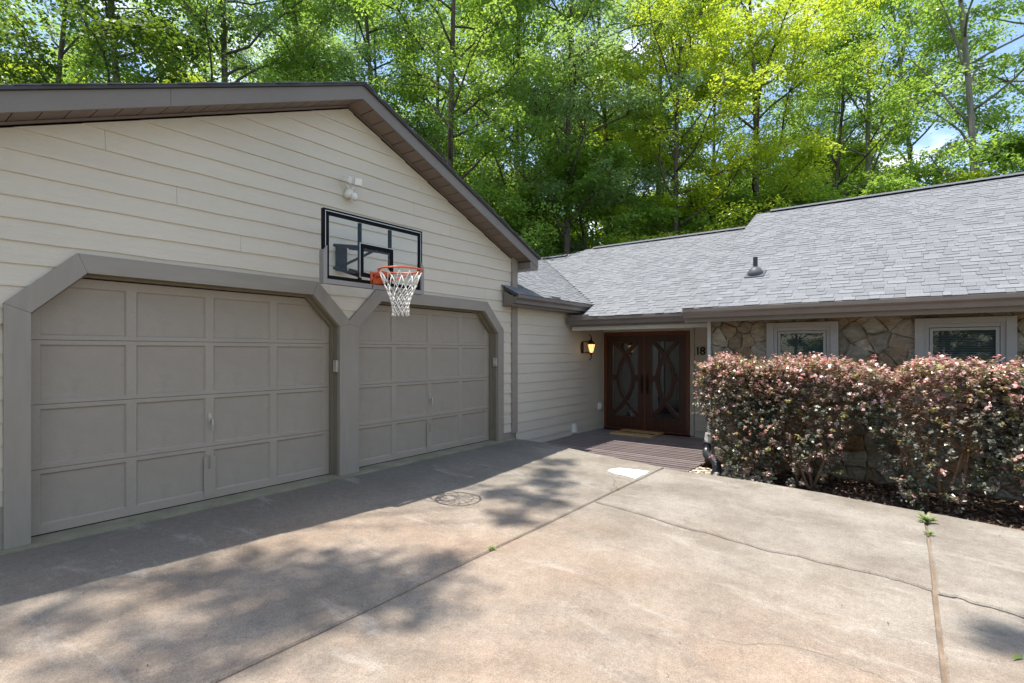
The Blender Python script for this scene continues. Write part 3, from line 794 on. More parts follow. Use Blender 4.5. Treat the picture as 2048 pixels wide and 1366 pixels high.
for s in (-1, 1):
    hd = MB(); yh = ym + s * 0.062
    hd.box(XD - 0.034, XD - 0.0205, yh - 0.022, yh + 0.022, 0.55, 0.98)
    hd.tube([(XD - 0.034, yh, 0.9), (XD - 0.085, yh, 0.88), (XD - 0.09, yh, 0.75), (XD - 0.07, yh, 0.64), (XD - 0.034, yh, 0.62)], 0.010, 8)
    hd.build('handle', 'bronze', ed)

# stone front wall
back = box('stone_wall', 'mortar', house, XS, XS + 0.25, -9, YC, -0.6, 2.05)
sr = random.Random(21)
seeds = []
rows = 9; cell = 0.19
y = -3.0
for iy in range(int((YC + 3.2) / cell) + 1):
    for iz in range(13):
        seeds.append((-3.1 + (iy + 0.5 * (iz % 2)) * cell + sr.uniform(-0.115, 0.115), -0.45 + iz * 0.205 + sr.uniform(-0.105, 0.105)))
seeds = [s for s in seeds if sr.random() > 0.3]
for i, (a, b) in enumerate(seeds):
    poly = [(-3.2, -0.55), (YC, -0.55), (YC, 2.04), (-3.2, 2.04)]
    for j, (c, d) in enumerate(seeds):
        if i == j or abs(a - c) > 1.3 or abs(b - d) > 1.3: continue
        poly = clip(poly, c - a, d - b, ((c * c + d * d) - (a * a + b * b)) / 2)
        if len(poly) < 3: break
    if len(poly) < 3: continue
    cx = sum(p[0] for p in poly) / len(poly); cz = sum(p[1] for p in poly) / len(poly)
    if cx < -2.9: continue
    R = sum(math.hypot(p[0] - cx, p[1] - cz) for p in poly) / len(poly)
    # roughen outline, shrink for the joint
    out = []
    for p, q in zip(poly, poly[1:] + poly[:1]):
        L = math.hypot(q[0] - p[0], q[1] - p[1])
        m = 3 if L > 0.15 else (2 if L > 0.08 else 1)
        for t in range(m):
            u = (t + (0.12 if t == 0 else 0)) / m
            out.append((p[0] + (q[0] - p[0]) * u + sr.uniform(-0.014, 0.014), p[1] + (q[1] - p[1]) * u + sr.uniform(-0.014, 0.014)))
    def sh(k): return [(cx + (p[0] - cx) * (1 - k / max(R, 0.06)), cz + (p[1] - cz) * (1 - k / max(R, 0.06))) for p in out]
    th = sr.uniform(0.022, 0.06); mb = MB()
    if any(min(p[0] for p in poly) < b_ and max(p[0] for p in poly) > a_ and max(p[1] for p in poly) > 0.75 for a_, b_ in ((0.80, 1.68), (-1.03, -0.10))): th = 0.016
    n = len(out)
    tilt = (sr.uniform(-0.05, 0.05), sr.uniform(-0.05, 0.05)) if th > 0.02 else (0, 0)
    A = [(XS - 0.0, *p) for p in sh(0.003)]; B = [(XS - th * 0.75 + tilt[0] * (p[0] - cx) + tilt[1] * (p[1] - cz), *p) for p in sh(0.006)]
    D = [(XS - th + sr.uniform(-0.009, 0.009) * (th > 0.02) + tilt[0] * (p[0] - cx) + tilt[1] * (p[1] - cz), *p) for p in sh(0.034)]
    mb.add(A + B + D + [(XS - th - sr.uniform(0, 0.008), cx, cz)], [(i2, (i2 + 1) % n, n + (i2 + 1) % n, n + i2) for i2 in range(n)] + [(n + i2, n + (i2 + 1) % n, 2 * n + (i2 + 1) % n, 2 * n + i2) for i2 in range(n)] +
           [(2 * n + i2, 2 * n + (i2 + 1) % n, 3 * n) for i2 in range(n)])
    mb.build('stone', 'stone', back)

def window(y0, y1, ztop, zbot, label):
    X = XS - 0.085
    wn_ = MB(); cwid = 0.095
    wn_.box(X, XS + 0.02, y0, y0 + cwid, zbot, ztop); wn_.box(X, XS + 0.02, y1 - cwid, y1, zbot, ztop)
    wn_.box(X, XS + 0.02, y0 + cwid + 0.001, y1 - cwid - 0.001, ztop - 0.07, ztop); wn_.box(X - 0.03, XS + 0.02, y0 + cwid + 0.001, y1 - cwid - 0.001, zbot, zbot + 0.06)
    o = tag(wn_.build('window', 'winframe', house), label)
    def rect(ins, wd, xa, xb, nm, mat):
        a, b, t_, u = y0 + ins, y1 - ins, ztop - ins + 0.025, zbot + ins
        m = MB(); m.box(xa, xb, a, a + wd, u, t_); m.box(xa, xb, b - wd, b, u, t_); m.box(xa, xb, a + wd + 0.001, b - wd - 0.001, t_ - wd, t_); m.box(xa, xb, a + wd + 0.001, b - wd - 0.001, u, u + wd)
        m.build(nm, mat, o); return a + wd, b - wd, u + wd, t_ - wd
    rect(0.0955, 0.05, X + 0.022, XS + 0.02, 'inner_frame', 'winframe')
    a, b, u, t_ = rect(0.153, 0.034, X + 0.026, XS + 0.015, 'sash', 'winframe')
    MB().add([(X + 0.037, a - 0.005, u - 0.005), (X + 0.037, b + 0.005, u - 0.005), (X + 0.037, b + 0.005, t_ + 0.005), (X + 0.037, a - 0.005, t_ + 0.005)], [(0, 1, 2, 3)]).build('pane', 'pane', o, fix=False)
    bl = MB(); zz = u
    while zz < t_:
        bl.add([(X + 0.042, a, zz), (X + 0.042, b, zz), (X + 0.053, b, zz + 0.018), (X + 0.053, a, zz + 0.018)], [(0, 1, 2, 3)]); zz += 0.030
    bl.build('blind', 'blind', o, fix=False)
    box('blind_backing', 'dark', o, X + 0.056, X + 0.062, a - 0.004, b + 0.004, u - 0.004, t_ + 0.004)
window(0.776, 1.705, 1.895, 0.75, 'smaller grey framed window reflecting green trees, beside the entry')
window(-1.055, -0.08, 1.897, 0.75, 'wider grey framed window with closed blinds')

# rest of the shell
box('back_wall', 'siding_y', house, 18.1, 18.25, -9, 9.6, -0.5, 2.3)
box('end_wall', 'siding', house, 8.76, 18.1, -9.15, -9.001, -0.5, 2.1)
box('end_wall', 'siding', house, 7.4, 18.1, 9.45, 9.6, -0.5, 2.3)
box('return_wall', 'siding', house, XS + 0.26, XD + 0.1, 2.30, 2.395, -0.5, 2.3)
MB().box(XD + 0.5, 18, -8.9, 9.4, -0.26, -0.22).build('interior_floor', 'dark', house)
box('interior_wall', 'dark', house, 14.0, 14.1, -8.9, 9.4, -0.2, 2.3)

# roofs -------------------------------------------------------------
PS = 0.5; SL = math.sqrt(1 + PS * PS)
def mz(x): return 2.14 + PS * (x - 9.0)         # entry roof plane
def szp(x): return 2.14 + PS * (x - 8.23)       # stone wing plane
def cz_(y): return 2.42 + PS * (y - 5.15)       # connector plane
def sheet(name, pts, zf, mat, parent, th=0.05, dz=0.0):
    top = [(x, y, zf(x, y) + dz) for x, y in pts]
    return MB().prism(top, (0, 0, -th)).build(name, mat, parent)
r_main = sheet('entry_roof', [(9.03, 2.2), (13.7, 2.2), (13.7, 7.3), (13.3, 8.1), (13.3, 8.89), (9.56, 5.16), (9.03, 5.16)], lambda x, y: mz(x), 'roof_deck', house)
r_stone = sheet('stone_wing_roof', [(8.26, 2.83), (8.26, -9.3), (13.43, -9.3), (13.43, 2.83)], lambda x, y: szp(x), 'roof_deck', house)
r_con = sheet('connector_roof', [(7.43, 5.17), (9.57, 5.17), (13.3, 8.89), (7.43, 8.89)], lambda x, y: cz_(y), 'roof_deck', house)
sheet('connector_roof_end', [(6.99, 5.17), (7.43, 5.17), (7.43, 5.465), (6.99, 5.465)], lambda x, y: cz_(y), 'roof_deck', house)
sheet('back_roof', [(13.43, -9.3), (18.5, -9.3), (18.5, 2.83), (13.43, 2.83)], lambda x, y: 4.74 - PS * (x - 13.43), 'ridge', house)
sheet('back_roof', [(13.7, 2.84), (18.5, 2.84), (18.5, 7.3), (13.7, 7.3)], lambda x, y: 4.49 - PS * (x - 13.7), 'ridge', house)
sheet('back_roof', [(13.3, 7.31), (18.5, 7.31), (18.5, 9.6), (13.3, 9.6)], lambda x, y: 4.29 - PS * (x - 13.3), 'ridge', house)

EXS = 0.127
def shingle_frame(o, along, updir):
    A = Vector(along).normalized(); U = Vector((updir[0], updir[1], PS)).normalized(); N = A.cross(U)
    if N.z < 0: N = -N
    return Vector(o), A, U, N
tabproto = {}
def tabmesh(wi, hi, ti):
    key = (wi, hi, ti)
    if key not in tabproto:
        wd = 0.085 + wi * 0.032; h = (0.005, 0.011)[hi]
        mb = MB(); L = EXS + 0.018
        mb.add([(0, 0, 0.0), (wd - 0.003, 0, 0.0), (wd - 0.003, L, 0.0), (0, L, 0.0), (0, 0, h), (wd - 0.003, 0, h), (wd - 0.003, L, 0.003), (0, L, 0.003)],
               [(4, 5, 6, 7), (0, 1, 5, 4), (1, 2, 6, 5), (3, 0, 4, 7)])
        me = mb.mesh('shingle', 'shingle', fix=False)
        at = me.attributes.new('tint', 'FLOAT', 'POINT'); at.data.foreach_set('value', [ti / 5.0] * len(me.vertices))
        tabproto[key] = me
    return tabproto[key]
singles = 0
def shingle_plane(roof, origin, along, updir, courses, rng_fn, seed, single_fn=None):
    global singles
    O, A, U, N = shingle_frame(origin, along, updir); r = random.Random(seed)
    vs = []; tint = []; fs = []
    for k in range(courses):
        for a0, a1 in rng_fn(k):
            a = a0 - r.uniform(0, 0.25); hi = r.randint(0, 1)
            while a < a1:
                wi = r.choice((0, 1, 2, 3, 4, 5)); wd = 0.085 + wi * 0.032
                hi = 1 - hi if r.random() < 0.75 else hi
                s, e = max(a, a0), min(a + wd - 0.003, a1)
                ti = r.randint(0, 5) if hi else r.randint(0, 3)
                jit = r.uniform(-0.004, 0.004)
                if e - s > 0.02:
                    if single_fn and singles < 300 and s == a and e < a1 and single_fn(k, s):
                        P = O + A * s + U * (k * EXS + jit) + N * 0.002
                        m4 = Matrix((( A.x, U.x, N.x, P.x), (A.y, U.y, N.y, P.y), (A.z, U.z, N.z, P.z), (0, 0, 0, 1)))
                        put('shingle', tabmesh(wi, hi, ti), roof, m4); singles += 1
                    else:
                        h = (0.005, 0.011)[hi]; L = EXS + 0.018; b = k * EXS + jit; z = len(vs)
                        for (p, q, t_) in ((s, 0, 0.002), (e, 0, 0.002), (e, L, 0.002), (s, L, 0.002), (s, 0, h + 0.002), (e, 0, h + 0.002), (e, L, 0.005), (s, L, 0.005)):
                            vs.append(tuple(O + A * p + U * (b + q) + N * t_)); tint.append(ti / 5.0)
                        fs += [(z + 4, z + 5, z + 6, z + 7), (z, z + 1, z + 5, z + 4), (z + 1, z + 2, z + 6, z + 5), (z + 3, z, z + 4, z + 7)]
                a += wd
    me = bpy.data.meshes.new('shingle_field'); me.from_pydata(vs, [], fs)
    at = me.attributes.new('tint', 'FLOAT', 'POINT'); at.data.foreach_set('value', tint)
    me.materials.append(M['shingle']); me.update()
    return tag(put('shingle_field', me, roof), kind='stuff')
# stone wing: runs along -y, climbs +x
NC = int(5.2 * SL / EXS)
shingle_plane(r_stone, (8.235, 2.85, 2.14 + 0.004), (0, -1, 0), (1, 0), NC, lambda k: [(0, 11.9)], 4, lambda k, s: k < 13 and 0.0 < s < 4.1)
def mrange(k):
    x = 9.0 + k * EXS / SL
    left = 5.10 if x < 9.52 else 5.19 + (x - 9.56)
    if x > 13.3: left = min(left, 8.1 - (x - 13.3) * 2.0)
    return [(2.2, left)]
shingle_plane(r_main, (9.0, 0, 2.14 + 0.004), (0, 1, 0), (1, 0), int(4.7 * SL / EXS), mrange, 5)
def crange(k):
    y = 5.15 + k * EXS / SL
    a0 = 6.97 if y < 5.40 else 7.43
    return [(a0, 9.62 + (y - 5.15))]
shingle_plane(r_con, (0, 5.15, 2.42 + 0.004), (1, 0, 0), (0, 1), int(3.7 * SL / EXS), crange, 6)
# ridge caps
def ridge(roof, x, zr, y0, y1):
    y = y0; sg = 1 if y1 > y0 else -1
    pr = MB(); L = 0.20
    pr.add([(-0.13, 0, -0.058), (0, 0, 0.008), (0.13, 0, -0.058), (-0.13, L, -0.064), (0, L, 0.0), (0.13, L, -0.064), (-0.13, 0, -0.068), (0, 0, -0.004), (0.13, 0, -0.068)],
           [(0, 1, 4, 3), (1, 2, 5, 4), (0, 6, 7, 1), (1, 7, 8, 2)])
    me = pr.mesh('ridge_cap', 'ridge', fix=False)
    while (y1 - y) * sg > 0.05:
        put('ridge_cap', me, roof, Matrix.Translation((x, y, zr + 0.035)) @ (Matrix.Rotation(math.pi, 4, 'Z') if sg < 0 else Matrix.Identity(4)))
        y += sg * 0.165
ridge(r_stone, 13.43, 4.755, 2.55, -4.2); ridge(r_main, 13.7, 4.505, 2.85, 7.2); ridge(r_main, 13.3, 4.305, 8.0, 9.4)

# roof vent
vb = MB(); VX, VY = 9.45, 2.03; VZ = szp(VX)
def vp(a, b, h):   # a across (-y), b up slope
    U = Vector((1, 0, PS)).normalized(); N = Vector((-PS, 0, 1)).normalized()
    return Vector((VX, VY, VZ)) + Vector((0, -1, 0)) * a + U * b + N * h
vb.loft([vp(-0.15, -0.15, 0.017), vp(0.15, -0.15, 0.017), vp(0.15, 0.17, 0.017), vp(-0.15, 0.17, 0.017)], [vp(-0.145, -0.145, 0.026), vp(0.145, -0.145, 0.026), vp(0.145, 0.165, 0.022), vp(-0.145, 0.165, 0.022)])
flash = vb.build('vent_flashing', 'vent', house)
MB().lathe((VX + 0.0, VY, VZ), [(0.13, -0.04), (0.12, 0.045), (0.10, 0.085), (0.07, 0.12), (0.04, 0.135)], 16).build('vent_boot', 'vent', flash, smooth=True)
MB().lathe((VX, VY, VZ), [(0.036, 0.05), (0.036, 0.30), (0.03, 0.30), (0.03, 0.2)], 12).build('vent_pipe', 'pipe', flash)

# gutters
GP = [(0, 0.0), (0.072, 0.0), (0.078, 0.04), (0.085, 0.06), (0.108, 0.082), (0.116, 0.095), (0.116, 0.142), (0.108, 0.148), (0.100, 0.142), (0.100, 0.11), (0.0, 0.11)]
def gutter(p0, p1, out, z0, name='gutter'):
    out = Vector((*out, 0)); a = [Vector((*p0, z0)) + out * d + Vector((0, 0, z)) for d, z in GP]
    b = [Vector((*p1, z0)) + out * d + Vector((0, 0, z)) for d, z in GP]
    return MB().loft(a, b).build(name, 'gutter', house)
g1 = gutter((8.345, 2.84), (8.345, -9.3), (-1, 0), 1.995)
g2 = gutter((9.115, 5.44), (9.115, 2.4), (-1, 0), 1.995)
g3 = gutter((6.985, 5.265), (9.60, 5.265), (0, -1), 2.275)
box('fascia', 'fascia', house, 8.347, 8.372, -9.3, 2.84, 1.93, 2.13)
box('fascia', 'fascia', house, 9.117, 9.142, 2.4, 5.44, 1.955, 2.13)
box('fascia', 'fascia', house, 6.985, 9.6, 5.267, 5.29, 2.235, 2.42)
MB().prism([(6.985, 5.292, 2.245), (6.985, 5.465, 2.245), (6.985, 5.465, 2.50), (6.985, 5.292, 2.41)], (0.02, 0, 0)).build('eave_end', 'fascia', house)
box('soffit', 'fascia', house, 7.0, 9.6, 5.291, 5.49, 2.238, 2.25)
box('soffit', 'soffit', house, 8.373, XS - 0.002, -9.3, 2.82, 1.975, 1.99)
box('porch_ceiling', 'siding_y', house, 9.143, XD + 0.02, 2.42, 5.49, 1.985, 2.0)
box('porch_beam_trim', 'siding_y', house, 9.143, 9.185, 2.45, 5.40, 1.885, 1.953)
box('rake_board', 'fascia', house, 8.38, 8.40, 2.80, 2.83, 1.95, 2.10)
MB().prism([(8.4, 2.80, szp(8.4) - 0.06), (13.43, 2.80, szp(13.43) - 0.06), (13.43, 2.80, szp(13.43) - 0.2), (8.4, 2.80, szp(8.4) - 0.2)], (0, 0.025, 0)).build('rake_board', 'fascia', house)
MB().prism([(8.8, 2.53, 2.0), (13.43, 2.53, 4.5), (18.0, 2.53, 2.0)], (0, 0.08, 0)).build('gable_wall', 'siding', house)
# valley splash guards standing on the gutters
MB().box(8.05, 8.32, 5.155, 5.165, 2.40, 2.475).build('splash_guard', 'gutter', g3)
MB().box(8.05, 8.06, 5.166, 5.28, 2.405, 2.474).build('splash_guard', 'gutter', g3)
MB().prism([(9.0, 5.36, 2.12), (9.0, 4.90, 2.12), (9.0, 4.95, 2.19), (9.0, 5.36, 2.19)], (0.008, 0, 0)).build('splash_guard', 'gutter', g2)
# downspout at the stone corner
ds = MB(); ds.box(XS - 0.075, XS - 0.003, YC + 0.004, YC + 0.055, -0.02, 1.97); ds.build('downspout', 'downspout', house)
MB().box(XS - 0.08, XS - 0.0005, YC + 0.0035, YC + 0.062, 1.32, 1.345).build('downspout_strap', 'downspout', house)

# ------------------------------------------------------------------ deck
deck = thing('porch_deck', 'dark stained plank deck in front of the entry doors', 'deck', (8.9, 4.0, -0.4))
x = 7.05
pm_ = MB().box(0, 0.098, 2.50, 5.492, -0.028, 0.0).mesh('plank', 'deck')
pshort = MB().box(0, 0.098, 2.60, 5.492, -0.028, 0.0).mesh('plank', 'deck')
i = 0
while x < XD - 0.16:
    put('plank', pm_ if x < XS - 0.2 else pshort, deck, Matrix.Translation((x, (0.0, 0.012, -0.008)[i % 3] * (x < XS - 0.2) * 0.5, -0.25 + 0.0015 * (i % 2)))); x += 0.140; i += 1
box('gap_shade_sheet', 'black', deck, 7.1, 10.6, 2.56, 5.48, -0.50, -0.47)  # black sheet added so the plank gaps look deeply shaded
box('rim_joist', 'joist', deck, 7.08, XS - 0.1, 2.515, 2.55, -0.46, -0.281)
for xx in (7.3, 8.2, 9.2, 10.2): box('joist', 'dark', deck, 7.1, 10.6, 2.7 + (xx - 7.3) * 0.85, 2.74 + (xx - 7.3) * 0.85, -0.46, -0.2805)

# ------------------------------------------------------------------ trees and shrubs
def tree_data(seed, H, R, cb, nl, lpc, leaf, trunk_r, lean=(0, 0), flat=0.45, clr=0.55, spread=1.0):
    rng = np.random.default_rng(seed)
    tp = []; x = y = 0.0; dx = dy = 0.0
    for i in range(13):
        t = i / 12; tp.append((x + lean[0] * t * H, y + lean[1] * t * H, t * H)); dx += rng.normal(0, 0.05); dy += rng.normal(0, 0.05); x += dx * 0.5; y += dy * 0.5
    trunk = MB(); tr = [trunk_r * (1.25 if i == 0 else 1) * (1 - 0.86 * (i / 12)) + 0.015 for i in range(13)]
    trunk.tube(tp, tr, 8)
    tpa = np.array(tp)
    def at(t):
        f = t * 12; i = min(int(f), 11); return tpa[i] + (tpa[i + 1] - tpa[i]) * (f - i)
    cl = []
    for k in range(nl):
        u = (k + rng.uniform(0, 1)) / nl; t = cb + (0.985 - cb) * u
        az = k * 2.39996 + rng.normal(0, 0.35)
        prof = (math.sin(math.pi * min(1, 0.22 + 0.78 * u)) ** 0.7) * rng.uniform(0.65, 1.15) + 0.12
        L = R * prof; el = rng.uniform(0.15, 0.75) + 0.5 * u
        p = at(t).copy(); path = [p.copy()]; d = np.array([math.cos(az) * math.cos(el), math.sin(az) * math.cos(el), math.sin(el)])
        for s in range(6):
            d = d + rng.normal(0, 0.16, 3) + np.array([0, 0, -0.03]); d /= np.linalg.norm(d)
            p = p + d * L / 6; path.append(p.copy())
        r0 = trunk_r * 0.30 * (1 - 0.6 * u) + 0.010
        trunk.tube(path, [r0 * (1 - 0.85 * i / 6) + 0.005 for i in range(7)], 5)
        for s in (3, 4, 5, 6): cl.append((path[s], 0.7 + 0.3 * rng.uniform()))
        for b in range(5):
            i = int(rng.integers(2, 6)); q = path[i].copy(); sd = path[i + 1 if i < 6 else i] - path[i - 1]; sd = sd / np.linalg.norm(sd)
            side = np.cross(sd, [0, 0, 1]) * rng.choice([-1, 1]); sd = sd * 0.5 + side * rng.uniform(0.5, 1.1) + np.array([0, 0, rng.uniform(-0.15, 0.4)]); sd /= np.linalg.norm(sd)
            l2 = L * rng.uniform(0.22, 0.45); sp = [q.copy()]
            for s in range(3):
                sd = sd + rng.normal(0, 0.15, 3); sd /= np.linalg.norm(sd); q = q + sd * l2 / 3; sp.append(q.copy())
            trunk.tube(sp, [r0 * 0.4, r0 * 0.3, r0 * 0.2, 0.004], 4)
            cl.append((sp[2], 0.6 + 0.4 * rng.uniform())); cl.append((sp[3], 0.6 + 0.4 * rng.uniform()))
    c = np.array([a for a, _ in cl]); sc = np.array([b for _, b in cl]); nc = len(c)
    idx = np.repeat(np.arange(nc), lpc); n = len(idx)
    th_ = rng.uniform(0, 6.28, n); rd = np.sqrt(rng.uniform(0, 1, n)) * clr * 1.25 * sc[idx]
    off = np.stack([np.cos(th_) * rd, np.sin(th_) * rd, rng.normal(0, 1, n) * clr * flat * 0.45 - 0.35 * rd * rd / clr], 1)
    pos = c[idx] + off * spread
    nrm = np.array([0, 0, 1.0]) + rng.normal(0, 0.42, (n, 3)) + (pos - c[idx]) * 0.9
    size = leaf * rng.uniform(0.65, 1.3, n)
    co = leaves(pos, nrm, size, rng, 0.62)
    ct = rng.uniform(0, 1, nc)
    tint = np.clip(0.5 * ct[idx] + 0.5 * rng.uniform(0, 1, n), 0, 1)
    return trunk, co, np.repeat(tint, 4)

PROT = {}
def proto(key, bark, leafm, *a, **k):
    trunk, co, ti = tree_data(*a, **k)
    PROT[key] = (trunk.mesh('trunk', bark, smooth=True, fix=False), fast_mesh('crown', co, 4, leafm, ti))
proto('oak', 'bark', 'leaf_green', 1, 21, 4.6, 0.30, 27, 88, 0.128, 0.17, clr=0.55)
proto('oak2', 'bark', 'leaf_cool', 2, 22, 4.2, 0.26, 27, 84, 0.128, 0.16, clr=0.55)
proto('oak3', 'bark', 'leaf_green', 3, 19, 5.0, 0.24, 27, 88, 0.128, 0.155, lean=(0.05, -0.04), clr=0.62)
proto('tall', 'bark', 'leaf_cool', 4, 25, 3.4, 0.30, 26, 84, 0.125, 0.15, clr=0.55)
proto('lime', 'bark', 'leaf_lime', 5, 17, 4.6, 0.32, 26, 100, 0.122, 0.15, clr=0.55, flat=0.35)
proto('dark', 'bark', 'leaf_dark', 6, 18, 4.4, 0.30, 28, 92, 0.138, 0.16, clr=0.6)
proto('sparse', 'bark_pale', 'leaf_green', 8, 22, 4.6, 0.30, 26, 60, 0.14, 0.15, lean=(0.0, 0.04), clr=0.5, flat=0.4)
proto('bush', 'bark', 'leaf_green', 9, 8.5, 3.2, 0.12, 26, 74, 0.14, 0.10, clr=0.5)
proto('limebush', 'bark', 'leaf_lime', 10, 8.0, 3.0, 0.12, 24, 72, 0.135, 0.09, clr=0.45)

def tree(key, u, d, label, group, sc=1.0, rot=0, zoff=0, name='broadleaf_tree'):
    r = (u - 1024) / 1045 * d
    return tree_at(key, (r * 0.6032 + d * 0.7976, -r * 0.7976 + d * 0.6032, -0.55 + zoff), label, group, sc, rot, name)
def tree_at(key, loc, label, group, sc=1.0, rot=0, name='broadleaf_tree'):
    t = tag(bpy.data.objects.new(name, None), label, 'tree', group); C.objects.link(t)
    t.location = loc; t.rotation_euler = (0, 0, rot); t.scale = (sc, sc, sc)
    for nm, me in zip(('trunk', 'crown'), PROT[key]):
        o = bpy.data.objects.new(nm, me); C.objects.link(o); o.parent = t
    return t
WG = 'broadleaf trees of the wood behind the house'
front = [
    ('dark', 260, 16.5, 1.0, 0.3, 'large dark green tree looming over the left end of the garage roof'),
    ('oak3', 40, 19, 1.05, 1.1, 'yellow green tree at the far left edge above the garage roof'),
    ('oak', 462, 19, 1.0, 2.0, 'tree with a dark straight trunk above the middle of the garage roof'),
    ('tall', 610, 22, 1.0, 0.5, 'slender pale green tree behind the garage ridge, left of its peak'),
    ('oak2', 760, 23, 1.0, 3.0, 'bluish green tree just right of the gable peak'),
    ('oak', 895, 19.5, 1.0, 4.2, 'forked tree with two dark trunks right of the gable peak'),
    ('oak3', 1010, 22, 0.95, 5.2, 'leaning branched tree above the slope of the garage rake'),
    ('oak2', 1128, 20.5, 1.0, 0.9, 'tree with a thick dark trunk behind the low end of the grey roof'),
    ('oak2', 1225, 24, 1.05, 2.7, 'cool green tree behind the lime maple, left of it'),
    ('lime', 1345, 20.5, 0.95, 1.0, 'lime green maple with drooping bright boughs over the lower roof'),
    ('lime', 1520, 21.5, 1.1, 3.4, 'tall lime green maple above the step in the grey roof ridge'),
    ('oak3', 1640, 26, 0.95, 0.2, 'green tree behind the taller lime maple, right of it'),
    ('sparse', 1960, 20, 1.0, 0.0, 'thin leaved tree with pale leaning trunk against blue sky'),
    ('sparse', 2035, 22.5, 1.05, 2.2, 'pale trunked open tree at the far right edge'),
    ('sparse', 1750, 25, 1.05, 4.0, 'open leaved tree right of the lime maples, blue sky behind'),
    ('sparse', 1860, 27, 1.1, 5.1, 'open green tree between the lime maples and the pale leaning trunk'),
    ('bush', 1770, 18.5, 0.86, 1.3, 'low rounded bright green tree just above the right roof ridge'),
    ('limebush', 1880, 20.0, 0.98, 0.4, 'low yellow green tree above the right roof ridge'),
    ('bush', 2010, 19.0, 1.12, 3.9, 'low dense green tree above the roof at the right edge'),
]
for k, u, d, s, r, lab in front: tree(k, u, d, lab, WG, s, r)
rt = random.Random(9)
backs = []
for i, u in enumerate((-120, 20, 150, 330, 420, 540, 660, 770, 850, 960, 1080, 1290, 1430, 1600)):
    backs.append((('lime' if (u < 700 and i % 2) else rt.choice(['oak', 'oak2', 'oak3', 'tall', 'oak', 'oak3'])), u + rt.uniform(-35, 35), rt.uniform(27, 34), rt.uniform(0.98, 1.2), rt.uniform(0, 6.28)))
for i, u in enumerate((-60, 110, 260, 420, 600, 1250)):
    backs.append((rt.choice(['oak2', 'oak', 'oak3']), u + rt.uniform(-40, 40), rt.uniform(38, 46), rt.uniform(1.1, 1.35), rt.uniform(0, 6.28)))
for k, u, d, s, r in backs: tree(k, u, d, 'broadleaf tree deep in the wood, partly hidden by nearer crowns', 'deep trees of the wood behind the house', s, r)
for i, u in enumerate((880, 985, 1075, 1180, 1265, 1370, 1450, 1560, 1650)):
    tree(rt.choice(['bush', 'bush', 'bush', 'limebush']), u + rt.uniform(-25, 25), rt.uniform(22, 27), 'leafy understorey tree among the trunks behind the grey roof', 'understorey trees behind the grey roof', rt.uniform(0.95, 1.25), rt.uniform(0, 6.28), name='understorey_tree')
for i, u in enumerate((820, 930, 1030, 1120, 1210, 1310, 1400, 1500, 1590, 1690)):
    tree(('bush', 'limebush', 'bush', 'bush')[i % 4], u + rt.uniform(-20, 20), rt.uniform(31, 37), 'sunlit bushy tree filling the wood edge far behind the grey roof', 'sunlit bushy trees far behind the grey roof', rt.uniform(1.45, 1.9), rt.uniform(0, 6.28), name='bushy_tree')
# wood across the lawn behind the camera, mirrored in the window panes
for i, (x, y, k) in enumerate(((-24, 8, 'oak'), (-22, -2, 'oak3'), (-26, 16, 'oak2'), (-25, -12, 'lime'), (-20, 3, 'bush'), (-20, -1.5, 'bush'), (-21, -3.6, 'limebush'), (-22, 6, 'bush'), (-19, -9, 'bush'), (-19, 10, 'limebush'), (-19, -6, 'bush'), (-8, -24, 'oak'), (4, -26, 'oak2'))):
    tree_at(k, (x, y, -0.55), 'tree across the lawn mirrored in the window glass', 'trees mirrored in the windows', 1.0, i * 1.3)

